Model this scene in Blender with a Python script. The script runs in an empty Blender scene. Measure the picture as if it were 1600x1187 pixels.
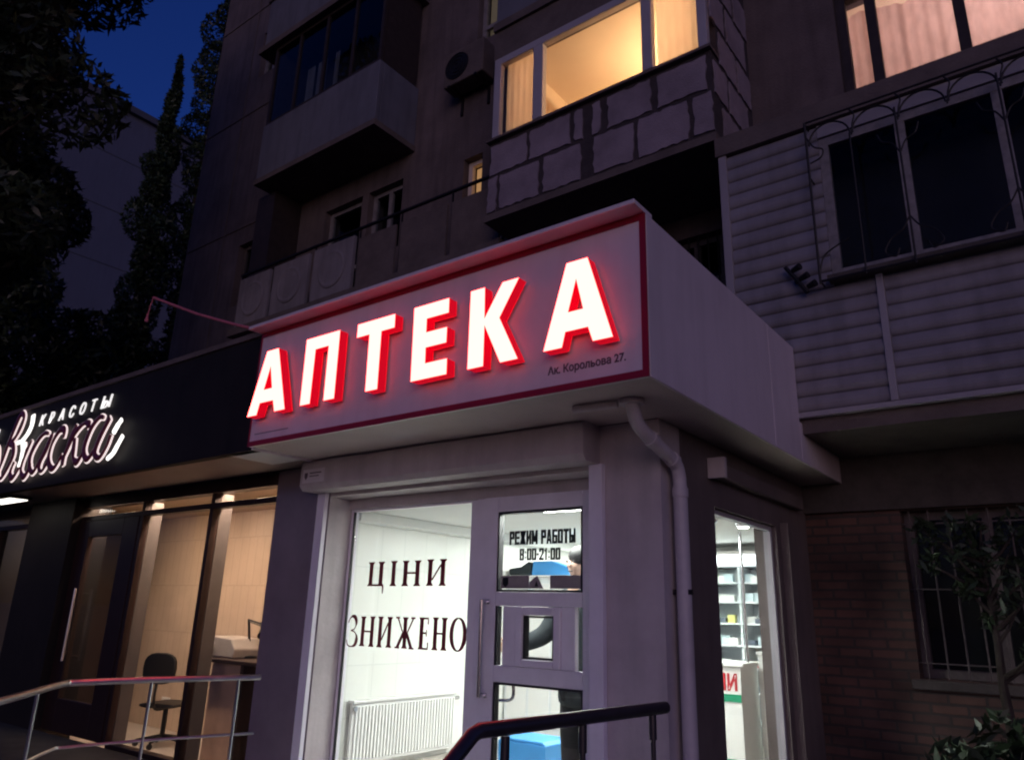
import bpy, bmesh, math, random
from mathutils import Vector, Matrix, noise as mnoise
random.seed(7)
R = math.radians
S = bpy.context.scene
C = S.collection

# ------------------------------------------------------------------ camera, sky, sun, exposure
cam = bpy.data.cameras.new('camera')
cam.sensor_width = 36.0
cam.lens = 36.0 * 1165.494 / 1600.0
cam.clip_start = 0.05
cam.clip_end = 2000
camo = bpy.data.objects.new('camera', cam)
C.objects.link(camo)
_y, _p, _r = -0.652233, 0.301774, 0.0290734
_f = Vector((math.sin(_y)*math.cos(_p), math.cos(_y)*math.cos(_p), math.sin(_p)))
_rt = Vector((math.cos(_y), -math.sin(_y), 0))
_up = _rt.cross(_f)
_rt2 = _rt*math.cos(_r) + _up*math.sin(_r)
_up2 = -_rt*math.sin(_r) + _up*math.cos(_r)
camo.matrix_world = Matrix.Translation((0, 0, 1.62)) @ Matrix((_rt2, _up2, -_f)).transposed().to_4x4()
S.camera = camo

SUN_EL, SUN_AZ = R(2.5), R(144)
w = bpy.data.worlds.new('World')
S.world = w
w.use_nodes = True
nt = w.node_tree
bg = nt.nodes['Background']
sky = nt.nodes.new('ShaderNodeTexSky')
sky.sky_type = 'NISHITA'
sky.sun_disc = False
sky.sun_elevation = SUN_EL
sky.sun_rotation = SUN_AZ
sky.ozone_density = 4.0
tint = nt.nodes.new('ShaderNodeMix')
tint.data_type = 'RGBA'
tint.blend_type = 'MULTIPLY'
tint.inputs[0].default_value = 1.0
tint.inputs[7].default_value = (0.66, 0.66, 1.55, 1)
nt.links.new(sky.outputs[0], tint.inputs[6])
nt.links.new(tint.outputs[2], bg.inputs[0])
bg.inputs[1].default_value = 0.09

sl = bpy.data.lights.new('sun', 'SUN')
sl.energy = 0.46
sl.angle = R(40)
sl.color = (1.0, 0.71, 0.74)
so = bpy.data.objects.new('sun', sl)
C.objects.link(so)
so.location = (10, -20, 3)
so.rotation_euler = Vector((-math.sin(SUN_AZ), -math.cos(SUN_AZ), -math.tan(SUN_EL + R(3)))).to_track_quat('-Z', 'Y').to_euler()

S.view_settings.view_transform = 'Standard'
S.view_settings.look = 'None'
S.view_settings.exposure = 0.0
S.view_settings.gamma = 1.0
S.view_settings.use_curve_mapping = False
cy = S.cycles
cy.use_denoising = True
cy.max_bounces = 10
cy.diffuse_bounces = 5
cy.glossy_bounces = 4
cy.transmission_bounces = 6
cy.transparent_max_bounces = 16
cy.sample_clamp_indirect = 6.0
cy.caustics_reflective = False
cy.caustics_refractive = False
cy.filter_width = 2.1

# ------------------------------------------------------------------ materials
M = {}

def mat(name, col, rough=0.7, var=0.18, scale=3.0, bump=0.0, bscale=60.0, metal=0.0, spec=0.4, stain=0.0):
    m = bpy.data.materials.new(name)
    m.use_nodes = True
    n = m.node_tree
    b = n.nodes['Principled BSDF']
    b.inputs['Roughness'].default_value = rough
    b.inputs['Metallic'].default_value = metal
    b.inputs['Specular IOR Level'].default_value = spec
    tc = n.nodes.new('ShaderNodeTexCoord')
    out = None
    if var > 0:
        nz = n.nodes.new('ShaderNodeTexNoise')
        nz.inputs['Scale'].default_value = scale
        nz.inputs['Detail'].default_value = 8
        nz.inputs['Roughness'].default_value = 0.65
        n.links.new(tc.outputs['Object'], nz.inputs['Vector'])
        cr = n.nodes.new('ShaderNodeValToRGB')
        cr.color_ramp.elements[0].position = 0.3
        cr.color_ramp.elements[1].position = 0.72
        cr.color_ramp.elements[0].color = (*[c*(1-var) for c in col], 1)
        cr.color_ramp.elements[1].color = (*[min(1, c*(1+var)) for c in col], 1)
        n.links.new(nz.outputs['Fac'], cr.inputs['Fac'])
        out = cr.outputs['Color']
        if stain > 0:
            mp = n.nodes.new('ShaderNodeMapping')
            mp.inputs['Scale'].default_value = (7, 7, 0.8)
            n.links.new(tc.outputs['Object'], mp.inputs['Vector'])
            n2 = n.nodes.new('ShaderNodeTexNoise')
            n2.inputs['Scale'].default_value = 1.0
            n2.inputs['Detail'].default_value = 6
            n.links.new(mp.outputs[0], n2.inputs['Vector'])
            mr = n.nodes.new('ShaderNodeMapRange')
            mr.inputs[1].default_value = 0.45
            mr.inputs[2].default_value = 0.75
            mr.inputs[3].default_value = 0.0
            mr.inputs[4].default_value = stain
            n.links.new(n2.outputs['Fac'], mr.inputs[0])
            mx = n.nodes.new('ShaderNodeMix')
            mx.data_type = 'RGBA'
            n.links.new(mr.outputs[0], mx.inputs[0])
            n.links.new(out, mx.inputs[6])
            mx.inputs[7].default_value = (*[c*0.35 for c in col], 1)
            out = mx.outputs[2]
        n.links.new(out, b.inputs['Base Color'])
    else:
        b.inputs['Base Color'].default_value = (*col, 1)
    if bump > 0:
        n3 = n.nodes.new('ShaderNodeTexNoise')
        n3.inputs['Scale'].default_value = bscale
        n3.inputs['Detail'].default_value = 5
        n.links.new(tc.outputs['Object'], n3.inputs['Vector'])
        bp = n.nodes.new('ShaderNodeBump')
        bp.inputs['Strength'].default_value = bump
        bp.inputs['Distance'].default_value = 0.02
        n.links.new(n3.outputs['Fac'], bp.inputs['Height'])
        n.links.new(bp.outputs[0], b.inputs['Normal'])
    M[name] = m
    return m

def emit(name, col, strength):
    m = bpy.data.materials.new(name)
    m.use_nodes = True
    b = m.node_tree.nodes['Principled BSDF']
    b.inputs['Base Color'].default_value = (*[0.6*min(1, c/max(col)) for c in col], 1)
    b.inputs['Emission Color'].default_value = (*col, 1)
    b.inputs['Emission Strength'].default_value = strength
    b.inputs['Roughness'].default_value = 0.5
    M[name] = m
    return m

def tiles(name, c1, c2, mortar, bw, bh, msize, rough, axis='XZ', bump=0.4, offset=0.5, var=0.25):
    """brick / tile pattern laid out in object space on a wall along X or along Y"""
    m = bpy.data.materials.new(name)
    m.use_nodes = True
    n = m.node_tree
    b = n.nodes['Principled BSDF']
    b.inputs['Roughness'].default_value = rough
    tc = n.nodes.new('ShaderNodeTexCoord')
    sp = n.nodes.new('ShaderNodeSeparateXYZ')
    n.links.new(tc.outputs['Object'], sp.inputs[0])
    ad = n.nodes.new('ShaderNodeMath')
    ad.operation = 'ADD'
    n.links.new(sp.outputs[0], ad.inputs[0])
    n.links.new(sp.outputs[1], ad.inputs[1])
    cb = n.nodes.new('ShaderNodeCombineXYZ')
    n.links.new(ad.outputs[0], cb.inputs[0])
    n.links.new(sp.outputs[2], cb.inputs[1])
    br = n.nodes.new('ShaderNodeTexBrick')
    br.inputs['Color1'].default_value = (*c1, 1)
    br.inputs['Color2'].default_value = (*c2, 1)
    br.inputs['Mortar'].default_value = (*mortar, 1)
    br.inputs['Scale'].default_value = 1.0
    br.inputs['Brick Width'].default_value = bw
    br.inputs['Row Height'].default_value = bh
    br.inputs['Mortar Size'].default_value = msize
    br.inputs['Mortar Smooth'].default_value = 0.2
    br.offset = offset
    nz0 = n.nodes.new('ShaderNodeTexNoise')
    nz0.inputs['Scale'].default_value = 9
    n.links.new(tc.outputs['Object'], nz0.inputs['Vector'])
    jm = n.nodes.new('ShaderNodeMix')
    jm.data_type = 'VECTOR'
    jm.inputs[0].default_value = 0.012 if var > 0.15 else 0.0
    n.links.new(cb.outputs[0], jm.inputs[4])
    n.links.new(nz0.outputs['Color'], jm.inputs[5])
    n.links.new(jm.outputs[1], br.inputs['Vector'])
    nz = n.nodes.new('ShaderNodeTexNoise')
    nz.inputs['Scale'].default_value = 2.2
    nz.inputs['Detail'].default_value = 8
    n.links.new(tc.outputs['Object'], nz.inputs['Vector'])
    mr = n.nodes.new('ShaderNodeMapRange')
    mr.inputs[1].default_value = 0.3
    mr.inputs[2].default_value = 0.7
    mr.inputs[3].default_value = 1 - var
    mr.inputs[4].default_value = 1 + var*0.4
    n.links.new(nz.outputs['Fac'], mr.inputs[0])
    mx = n.nodes.new('ShaderNodeMix')
    mx.data_type = 'RGBA'
    mx.blend_type = 'MULTIPLY'
    mx.inputs[0].default_value = 1
    n.links.new(br.outputs['Color'], mx.inputs[6])
    n.links.new(mr.outputs[0], mx.inputs[7])
    n.links.new(mx.outputs[2], b.inputs['Base Color'])
    bp = n.nodes.new('ShaderNodeBump')
    bp.inputs['Strength'].default_value = bump
    bp.inputs['Distance'].default_value = 0.01
    bp.invert = True
    n.links.new(br.outputs['Fac'], bp.inputs['Height'])
    n.links.new(bp.outputs[0], b.inputs['Normal'])
    M[name] = m
    return m

def glass(name, tintc=(0.93, 0.96, 0.95), r0=0.03):
    m = bpy.data.materials.new(name)
    m.use_nodes = True
    n = m.node_tree
    for q in list(n.nodes):
        if q.type == 'BSDF_PRINCIPLED':
            n.nodes.remove(q)
    o = n.nodes['Material Output']
    t = n.nodes.new('ShaderNodeBsdfTransparent')
    t.inputs[0].default_value = (*tintc, 1)
    g = n.nodes.new('ShaderNodeBsdfGlossy')
    g.inputs['Roughness'].default_value = 0.02
    lw = n.nodes.new('ShaderNodeLayerWeight')
    lw.inputs[0].default_value = 0.5
    pw_ = n.nodes.new('ShaderNodeMath')
    pw_.operation = 'POWER'
    pw_.inputs[1].default_value = 5.0
    n.links.new(lw.outputs['Facing'], pw_.inputs[0])
    ma = n.nodes.new('ShaderNodeMath')
    ma.operation = 'MULTIPLY_ADD'
    ma.inputs[1].default_value = 0.94
    ma.inputs[2].default_value = r0
    n.links.new(pw_.outputs[0], ma.inputs[0])
    mx = n.nodes.new('ShaderNodeMixShader')
    n.links.new(ma.outputs[0], mx.inputs[0])
    n.links.new(t.outputs[0], mx.inputs[1])
    n.links.new(g.outputs[0], mx.inputs[2])
    n.links.new(mx.outputs[0], o.inputs[0])
    M[name] = m
    return m

def curtain_mat(name, col, trans=0.6, lo=0.8):
    m = bpy.data.materials.new(name)
    m.use_nodes = True
    n = m.node_tree
    for q in list(n.nodes):
        if q.type == 'BSDF_PRINCIPLED':
            n.nodes.remove(q)
    o = n.nodes['Material Output']
    tc = n.nodes.new('ShaderNodeTexCoord')
    nz = n.nodes.new('ShaderNodeTexNoise')
    nz.inputs['Scale'].default_value = 3.5
    nz.inputs['Detail'].default_value = 7
    mp = n.nodes.new('ShaderNodeMapping')
    mp.inputs['Scale'].default_value = (3, 1, 1)
    n.links.new(tc.outputs['Object'], mp.inputs[0])
    n.links.new(mp.outputs[0], nz.inputs['Vector'])
    cr = n.nodes.new('ShaderNodeValToRGB')
    cr.color_ramp.elements[0].position = 0.35
    cr.color_ramp.elements[1].position = 0.62
    cr.color_ramp.elements[0].color = (*[c*lo for c in col], 1)
    cr.color_ramp.elements[1].color = (*col, 1)
    n.links.new(nz.outputs['Fac'], cr.inputs[0])
    d = n.nodes.new('ShaderNodeBsdfDiffuse')
    t = n.nodes.new('ShaderNodeBsdfTranslucent')
    n.links.new(cr.outputs[0], d.inputs[0])
    n.links.new(cr.outputs[0], t.inputs[0])
    mx = n.nodes.new('ShaderNodeMixShader')
    mx.inputs[0].default_value = trans
    n.links.new(d.outputs[0], mx.inputs[1])
    n.links.new(t.outputs[0], mx.inputs[2])
    n.links.new(mx.outputs[0], o.inputs[0])
    M[name] = m
    return m

def leafmat(name, col):
    m = mat(name, col, 0.45, 0.5, 1.5, spec=0.35)
    return m

mat('asphalt', (0.05, 0.05, 0.052), 0.9, 0.3, 4, 0.4, 90)
mat('porch_tile', (0.58, 0.54, 0.51), 0.5, 0.12, 4, 0.1, 40)
mat('paving', (0.32, 0.30, 0.29), 0.8, 0.25, 5, 0.3, 50)
mat('facade_concrete', (0.135, 0.108, 0.110), 0.9, 0.34, 1.1, 0.45, 45, stain=0.5)
mat('facade_pale', (0.24, 0.22, 0.24), 0.9, 0.18, 1.6, 0.3, 45, stain=0.4)
mat('slab_concrete', (0.13, 0.105, 0.10), 0.9, 0.25, 3, 0.3, 40)
mat('parapet_paint', (0.145, 0.15, 0.19), 0.8, 0.12, 2.0, 0.2, 40, stain=0.35)
mat('mortar', (0.055, 0.045, 0.05), 0.95, 0.25, 6, 0.6, 60)
mat('block', (0.28, 0.235, 0.275), 0.9, 0.30, 1.7, 0.5, 70)
mat('siding', (0.26, 0.245, 0.27), 0.5, 0.18, 2.0, 0.05, 30, stain=0.45)
mat('siding_trim', (0.33, 0.31, 0.34), 0.5, 0.10, 2.0)
mat('pvc', (0.42, 0.40, 0.44), 0.35, 0.06, 4)
mat('old_paint', (0.23, 0.215, 0.225), 0.6, 0.3, 12, 0.3, 40)
mat('dark_wood', (0.035, 0.026, 0.024), 0.6, 0.3, 8)
mat('room_shade', (0.03, 0.027, 0.028), 0.9, 0.2, 3)  # near-black colour stands in for the shade inside unlit rooms
mat('iron', (0.018, 0.017, 0.02), 0.5, 0.2, 20, metal=0.3)
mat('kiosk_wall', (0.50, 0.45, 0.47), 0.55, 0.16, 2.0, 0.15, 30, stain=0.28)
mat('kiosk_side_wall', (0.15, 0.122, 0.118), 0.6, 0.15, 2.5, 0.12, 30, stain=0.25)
mat('kiosk_pillar', (0.23, 0.19, 0.22), 0.14, 0.12, 2.5, spec=0.5)
mat('panel_white', (0.72, 0.64, 0.70), 0.38, 0.06, 2.0, stain=0.16)
mat('soffit_white', (0.50, 0.42, 0.41), 0.6, 0.10, 2.0)
mat('border_red', (0.27, 0.008, 0.028), 0.4, 0.08, 5)
mat('door_white', (0.78, 0.75, 0.84), 0.35, 0.08, 3, stain=0.12)
mat('gasket', (0.02, 0.02, 0.024), 0.5, 0.0)
mat('chrome', (0.62, 0.62, 0.66), 0.18, 0.0, metal=1.0)
mat('steel', (0.50, 0.49, 0.50), 0.3, 0.12, 10, metal=1.0)
mat('rail_dark', (0.05, 0.045, 0.055), 0.30, 0.2, 10, metal=0.35, spec=0.9)
mat('pipe_white', (0.52, 0.48, 0.52), 0.45, 0.12, 5, stain=0.3)
mat('vinyl_red', (0.15, 0.012, 0.022), 0.5, 0.0)
mat('vinyl_black', (0.010, 0.014, 0.012), 0.5, 0.0)
mat('print_grey', (0.10, 0.07, 0.10), 0.6, 0.0)
mat('sticker_grey', (0.30, 0.27, 0.27), 0.5, 0.1, 20)
mat('sticker_white', (0.66, 0.62, 0.66), 0.5, 0.05, 20)
mat('plaster_white', (0.78, 0.79, 0.77), 0.7, 0.04, 3)
tiles('tile_white', (0.79, 0.80, 0.77), (0.77, 0.78, 0.75), (0.66, 0.68, 0.66), 0.30, 0.42, 0.004, 0.3, bump=0.1, offset=0.0, var=0.05)
mat('floor_tile', (0.5, 0.46, 0.42), 0.35, 0.1, 3)
mat('enamel', (0.80, 0.80, 0.79), 0.3, 0.03, 3)
mat('shelf_white', (0.74, 0.77, 0.80), 0.4, 0.04, 3)
mat('green_band', (0.02, 0.25, 0.13), 0.4, 0.05, 3)
mat('letter_red', (0.42, 0.02, 0.03), 0.5, 0.0)
mat('carton_blue', (0.05, 0.27, 0.62), 0.5, 0.08, 4)
mat('cloth_dark', (0.016, 0.022, 0.026), 0.85, 0.3, 9)
mat('cloth_trousers', (0.020, 0.020, 0.023), 0.9, 0.3, 9)
mat('skin', (0.40, 0.26, 0.20), 0.55, 0.1, 9)
mat('hair', (0.015, 0.014, 0.015), 0.6, 0.3, 30)
mat('salon_dark', (0.022, 0.019, 0.018), 0.6, 0.2, 3, spec=0.12, stain=0.2)
mat('salon_frame', (0.026, 0.013, 0.011), 0.4, 0.2, 6)
mat('salon_flange', (0.12, 0.105, 0.10), 0.4, 0.1, 6)
mat('salon_soffit', (0.34, 0.27, 0.24), 0.5, 0.1, 3)
tiles('tile_beige', (0.64, 0.50, 0.38), (0.62, 0.48, 0.365), (0.50, 0.385, 0.295), 0.16, 0.60, 0.005, 0.35, bump=0.15, offset=0.35, var=0.12)
mat('salon_wall', (0.52, 0.40, 0.30), 0.7, 0.06, 2)
mat('desk_wood', (0.55, 0.36, 0.25), 0.5, 0.15, 4)
mat('desk_dark', (0.04, 0.025, 0.022), 0.4, 0.15, 4)
mat('plastic_black', (0.012, 0.012, 0.013), 0.45, 0.1, 8)
mat('plastic_grey', (0.42, 0.39, 0.36), 0.5, 0.08, 8)
tiles('brick_red', (0.135, 0.070, 0.055), (0.085, 0.05, 0.043), (0.060, 0.048, 0.043), 0.26, 0.078, 0.012, 0.9, bump=0.7, var=0.55)
mat('brick_sill', (0.075, 0.064, 0.06), 0.9, 0.3, 5, 0.4, 40)
mat('window_wood', (0.12, 0.10, 0.098), 0.7, 0.3, 9)
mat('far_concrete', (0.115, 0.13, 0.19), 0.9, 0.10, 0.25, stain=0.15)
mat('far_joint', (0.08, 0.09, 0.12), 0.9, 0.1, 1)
mat('bark', (0.045, 0.035, 0.028), 0.9, 0.4, 6, 0.6, 30)
leafmat('leaf_dark', (0.030, 0.045, 0.022))
leafmat('leaf_poplar', (0.032, 0.055, 0.026))
leafmat('leaf_shrub', (0.028, 0.046, 0.022))
mat('cable_sign_glow', (0.60, 0.16, 0.20), 0.5, 0.1, 10)  # red light of the sign painted into the cable's own colour
mat('script_face', (0.20, 0.03, 0.045), 0.3, 0.3, 8)
glass('pane')
glass('pane_dark', (0.80, 0.84, 0.86), 0.008)
curtain_mat('curtain_pink', (0.80, 0.62, 0.60))
curtain_mat('curtain_sheer', (0.88, 0.76, 0.70), 0.75, 0.93)
curtain_mat('curtain_grey', (0.35, 0.34, 0.36), 0.4)
mat('flat_cream', (0.80, 0.69, 0.58), 0.8, 0.04, 2)
emit('letter_white', (1.0, 0.086, 0.075), 12.5)
emit('letter_red_glow', (1.0, 0.0, 0.020), 0.47)
emit('added_halo_red', (1.0, 0.03, 0.10), 0.06)  # added glow behind the letters, reddens the sign panel
emit('salon_letter', (1.0, 0.97, 0.95), 0.95)
emit('downlight', (1.0, 0.94, 0.84), 3.5)
emit('script_edge', (1.0, 0.82, 0.80), 0.95)
emit('swoosh_white', (1.0, 0.96, 0.90), 1.6)
emit('ceiling_lamp_white', (1.0, 1.0, 0.94), 56.0)
emit('tube_white', (0.92, 0.97, 1.0), 4.5)
emit('spot_white', (1.0, 0.95, 0.86), 16.0)
emit('salon_lamp_warm', (1.0, 0.68, 0.50), 160.0)
emit('bulb_warm', (1.0, 0.62, 0.32), 560.0)
emit('bulb_pink', (1.0, 0.70, 0.66), 185.0)
emit('curtain_lit', (1.0, 0.50, 0.20), 0.55)
emit('curtain_dim', (0.62, 0.46, 0.25), 0.10)
emit('curtain_lit_pale', (1.0, 0.74, 0.55), 0.22)
emit('reflection_lit', (1.0, 0.86, 0.84), 1.3)  # emission imitates a bright reflection, not a lamp

# ------------------------------------------------------------------ mesh helpers
OFF = {}

class MB:
    def __init__(s):
        s.v = []
        s.f = []
    def add(s, vs, fs):
        k = len(s.v)
        s.v += [tuple(p) for p in vs]
        s.f += [tuple(i + k for i in q) for q in fs]
        return s
    def quad(s, a, b, c, d):
        return s.add([a, b, c, d], [(0, 1, 2, 3)])
    def box(s, x0, x1, y0, y1, z0, z1):
        x0, x1 = min(x0, x1), max(x0, x1)
        y0, y1 = min(y0, y1), max(y0, y1)
        z0, z1 = min(z0, z1), max(z0, z1)
        vs = [(x, y, z) for z in (z0, z1) for y in (y0, y1) for x in (x0, x1)]
        return s.add(vs, [(0, 2, 3, 1), (4, 5, 7, 6), (0, 1, 5, 4), (2, 6, 7, 3), (0, 4, 6, 2), (1, 3, 7, 5)])
    def prism_xz(s, poly, y0, y1, sides=True, caps=True):
        """polygon in X,Z pushed from y0 (front, faces -Y) to y1"""
        n = len(poly)
        k = len(s.v)
        s.v += [(x, y0, z) for x, z in poly] + [(x, y1, z) for x, z in poly]
        if caps:
            s.f.append(tuple(k + i for i in range(n)))
            s.f.append(tuple(k + n + i for i in reversed(range(n))))
        if sides:
            for i in range(n):
                j = (i + 1) % n
                s.f.append((k + i, k + n + i, k + n + j, k + j))
        return s
    def prism_yz(s, poly, x0, x1):
        n = len(poly)
        k = len(s.v)
        s.v += [(x0, y, z) for y, z in poly] + [(x1, y, z) for y, z in poly]
        s.f.append(tuple(k + i for i in range(n)))
        s.f.append(tuple(k + n + i for i in reversed(range(n))))
        for i in range(n):
            j = (i + 1) % n
            s.f.append((k + i, k + n + i, k + n + j, k + j))
        return s
    def tube(s, pts, r, n=10, cap=True, flat=None):
        pts = [Vector(p) for p in pts]
        rr = r if isinstance(r, (list, tuple)) else [r]*len(pts)
        k = len(s.v)
        up = Vector((0, 0, 1))
        prev = None
        for i, p in enumerate(pts):
            a = pts[max(0, i-1)]
            b = pts[min(len(pts)-1, i+1)]
            t = (b - a)
            if t.length < 1e-9:
                t = Vector((0, 0, 1))
            t.normalize()
            if flat is not None:
                u = t.cross(Vector((0, 1, 0)))
                u.normalize()
                vv = Vector((0, 1, 0))
                for j in range(n):
                    an = 2*math.pi*j/n
                    s.v.append(tuple(p + u*math.cos(an)*rr[i] + vv*math.sin(an)*flat))
                continue
            if prev is None:
                u = t.cross(up)
                if u.length < 0.05:
                    u = t.cross(Vector((1, 0, 0)))
            else:
                u = prev - t*prev.dot(t)
            u.normalize()
            prev = u
            vv = t.cross(u)
            for j in range(n):
                an = 2*math.pi*j/n
                s.v.append(tuple(p + (u*math.cos(an) + vv*math.sin(an))*rr[i]))
        m = len(pts)
        for i in range(m-1):
            for j in range(n):
                j2 = (j+1) % n
                s.f.append((k+i*n+j, k+i*n+j2, k+(i+1)*n+j2, k+(i+1)*n+j))
        if cap:
            s.f.append(tuple(k+j for j in reversed(range(n))))
            s.f.append(tuple(k+(m-1)*n+j for j in range(n)))
        return s
    def lathe(s, prof, c, n=20):
        k = len(s.v)
        for r, z in prof:
            for j in range(n):
                a = 2*math.pi*j/n
                s.v.append((c[0]+r*math.cos(a), c[1]+r*math.sin(a), c[2]+z))
        for i in range(len(prof)-1):
            for j in range(n):
                j2 = (j+1) % n
                s.f.append((k+i*n+j, k+i*n+j2, k+(i+1)*n+j2, k+(i+1)*n+j))
        s.f.append(tuple(k+j for j in reversed(range(n))))
        s.f.append(tuple(k+(len(prof)-1)*n+j for j in range(n)))
        return s
    def ball(s, c, rx, ry, rz, n=16, m=10):
        k = len(s.v)
        for i in range(1, m):
            t = math.pi*i/m
            for j in range(n):
                a = 2*math.pi*j/n
                s.v.append((c[0]+rx*math.sin(t)*math.cos(a), c[1]+ry*math.sin(t)*math.sin(a), c[2]+rz*math.cos(t)))
        s.v.append((c[0], c[1], c[2]+rz))
        s.v.append((c[0], c[1], c[2]-rz))
        for i in range(m-2):
            for j in range(n):
                j2 = (j+1) % n
                s.f.append((k+i*n+j, k+(i+1)*n+j, k+(i+1)*n+j2, k+i*n+j2))
        T = k+(m-1)*n
        for j in range(n):
            j2 = (j+1) % n
            s.f.append((T, k+j, k+j2))
            s.f.append((T+1, k+(m-2)*n+j2, k+(m-2)*n+j))
        return s
    def wall(s, x0, x1, z0, z1, y0, y1, holes):
        """wall along X, front face at y0, back at y1, rectangular openings (xa, xb, za, zb)"""
        xs = sorted({x0, x1, *[min(max(h[i], x0), x1) for h in holes for i in (0, 1)]})
        zs = sorted({z0, z1, *[min(max(h[i], z0), z1) for h in holes for i in (2, 3)]})
        def solid(i, j):
            if i < 0 or j < 0 or i >= len(xs)-1 or j >= len(zs)-1:
                return False
            cx, cz = (xs[i]+xs[i+1])/2, (zs[j]+zs[j+1])/2
            return not any(h[0] < cx < h[1] and h[2] < cz < h[3] for h in holes)
        for i in range(len(xs)-1):
            for j in range(len(zs)-1):
                if not solid(i, j):
                    continue
                a, b, c, d = xs[i], xs[i+1], zs[j], zs[j+1]
                s.quad((a, y0, c), (b, y0, c), (b, y0, d), (a, y0, d))
                s.quad((b, y1, c), (a, y1, c), (a, y1, d), (b, y1, d))
                if not solid(i-1, j): s.quad((a, y1, c), (a, y0, c), (a, y0, d), (a, y1, d))
                if not solid(i+1, j): s.quad((b, y0, c), (b, y1, c), (b, y1, d), (b, y0, d))
                if not solid(i, j-1): s.quad((a, y1, c), (b, y1, c), (b, y0, c), (a, y0, c))
                if not solid(i, j+1): s.quad((a, y0, d), (b, y0, d), (b, y1, d), (a, y1, d))
        return s
    def frame(s, x0, x1, z0, z1, y0, y1, t, mull=(), rails=()):
        """window frame in an XZ plane: outer border t wide, mullions at x, rails at z"""
        s.box(x0, x0+t, y0, y1, z0, z1)
        s.box(x1-t, x1, y0, y1, z0, z1)
        s.box(x0+t, x1-t, y0, y1, z0, z0+t)
        s.box(x0+t, x1-t, y0, y1, z1-t, z1)
        for m_ in mull:
            s.box(m_-t/2, m_+t/2, y0+0.004, y1-0.004, z0+t, z1-t)
        ed = [x0+t/2, *mull, x1-t/2]
        for r_ in rails:
            for a, b in zip(ed[:-1], ed[1:]):
                s.box(a+t/2, b-t/2, y0+0.008, y1-0.008, r_-t/2, r_+t/2)
        return s
    def swap(s):
        """turn geometry built along X into geometry along Y (x <-> y, faces +X)"""
        s.v = [(-y, x, z) for x, y, z in s.v]
        return s
    def build(s, name, material, parent=None, smooth=False, bevel=0.0, seg=2):
        me = bpy.data.meshes.new(name)
        off = Vector(OFF.get(parent.name, (0, 0, 0))) if parent is not None else Vector((0, 0, 0))
        me.from_pydata([tuple(Vector(p) - off) for p in s.v], [], s.f)
        me.materials.append(M[material])
        me.validate()
        bm = bmesh.new()
        bm.from_mesh(me)
        bmesh.ops.recalc_face_normals(bm, faces=bm.faces)
        bm.to_mesh(me)
        bm.free()
        if smooth:
            for p in me.polygons:
                p.use_smooth = True
        o = bpy.data.objects.new(name, me)
        C.objects.link(o)
        if parent is not None:
            o.parent = parent
            OFF[o.name] = tuple(off)
        if bevel > 0:
            b = o.modifiers.new('bevel', 'BEVEL')
            b.width = bevel
            b.segments = seg
            b.limit_method = 'ANGLE'
            b.angle_limit = R(40)
        if smooth:
            try:
                me.set_sharp_from_angle(angle=R(40))
            except Exception:
                pass
        return o

def tag(o, label, cat, group=None, kind=None):
    if label: o['label'] = label
    if cat: o['category'] = cat
    if group: o['group'] = group
    if kind: o['kind'] = kind
    return o

def thing(name, loc, label, cat, group=None):
    o = bpy.data.objects.new(name, None)
    C.objects.link(o)
    o.location = loc
    o.empty_display_size = 0.2
    OFF[o.name] = tuple(loc)
    return tag(o, label, cat, group)

def single(mb, name, material, base, label, cat, group=None, **kw):
    """a one-mesh thing with its origin at its base"""
    mb.v = [(x-base[0], y-base[1], z-base[2]) for x, y, z in mb.v]
    o = mb.build(name, material, None, **kw)
    o.location = base
    return tag(o, label, cat, group)

def smoothline(pts, k=6):
    """Catmull-Rom through the points"""
    pts = [Vector(p) for p in pts]
    out = []
    for i in range(len(pts)-1):
        p0 = pts[max(0, i-1)]; p1 = pts[i]; p2 = pts[i+1]; p3 = pts[min(len(pts)-1, i+2)]
        for j in range(k):
            t = j/k
            out.append(0.5*((2*p1) + (p2-p0)*t + (2*p0-5*p1+4*p2-p3)*t*t + (3*p1-p0-3*p2+p3)*t**3))
    out.append(pts[-1])
    return out

def text_mb(body, x, y, z, height, width=None, depth=0.004, bold=0.0, shear=0.0):
    """letters from Blender's built-in font as mesh, standing in the XZ plane facing -Y; height of capitals, total width"""
    cu = bpy.data.curves.new('lettering_curve', 'FONT')
    cu.body = body
    cu.size = 1.0
    cu.offset = bold
    cu.extrude = 0.5
    cu.resolution_u = 4
    ob = bpy.data.objects.new('lettering_curve', cu)
    C.objects.link(ob)
    dg = bpy.context.evaluated_depsgraph_get()
    me = bpy.data.meshes.new_from_object(ob.evaluated_get(dg))
    vs = [v.co.copy() for v in me.vertices]
    fs = [tuple(p.vertices) for p in me.polygons]
    bpy.data.objects.remove(ob)
    bpy.data.curves.remove(cu)
    bpy.data.meshes.remove(me)
    mb = MB()
    if not vs:
        return mb
    x0 = min(v.x for v in vs); x1 = max(v.x for v in vs)
    H = 0.72
    sc = height/H
    sx = sc if width is None else width/(x1-x0)
    mb.add([(x + (v.x-x0)*sx + shear*v.y*sc, y - v.z*depth, z + v.y*sc) for v in vs], fs)
    return mb

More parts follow.
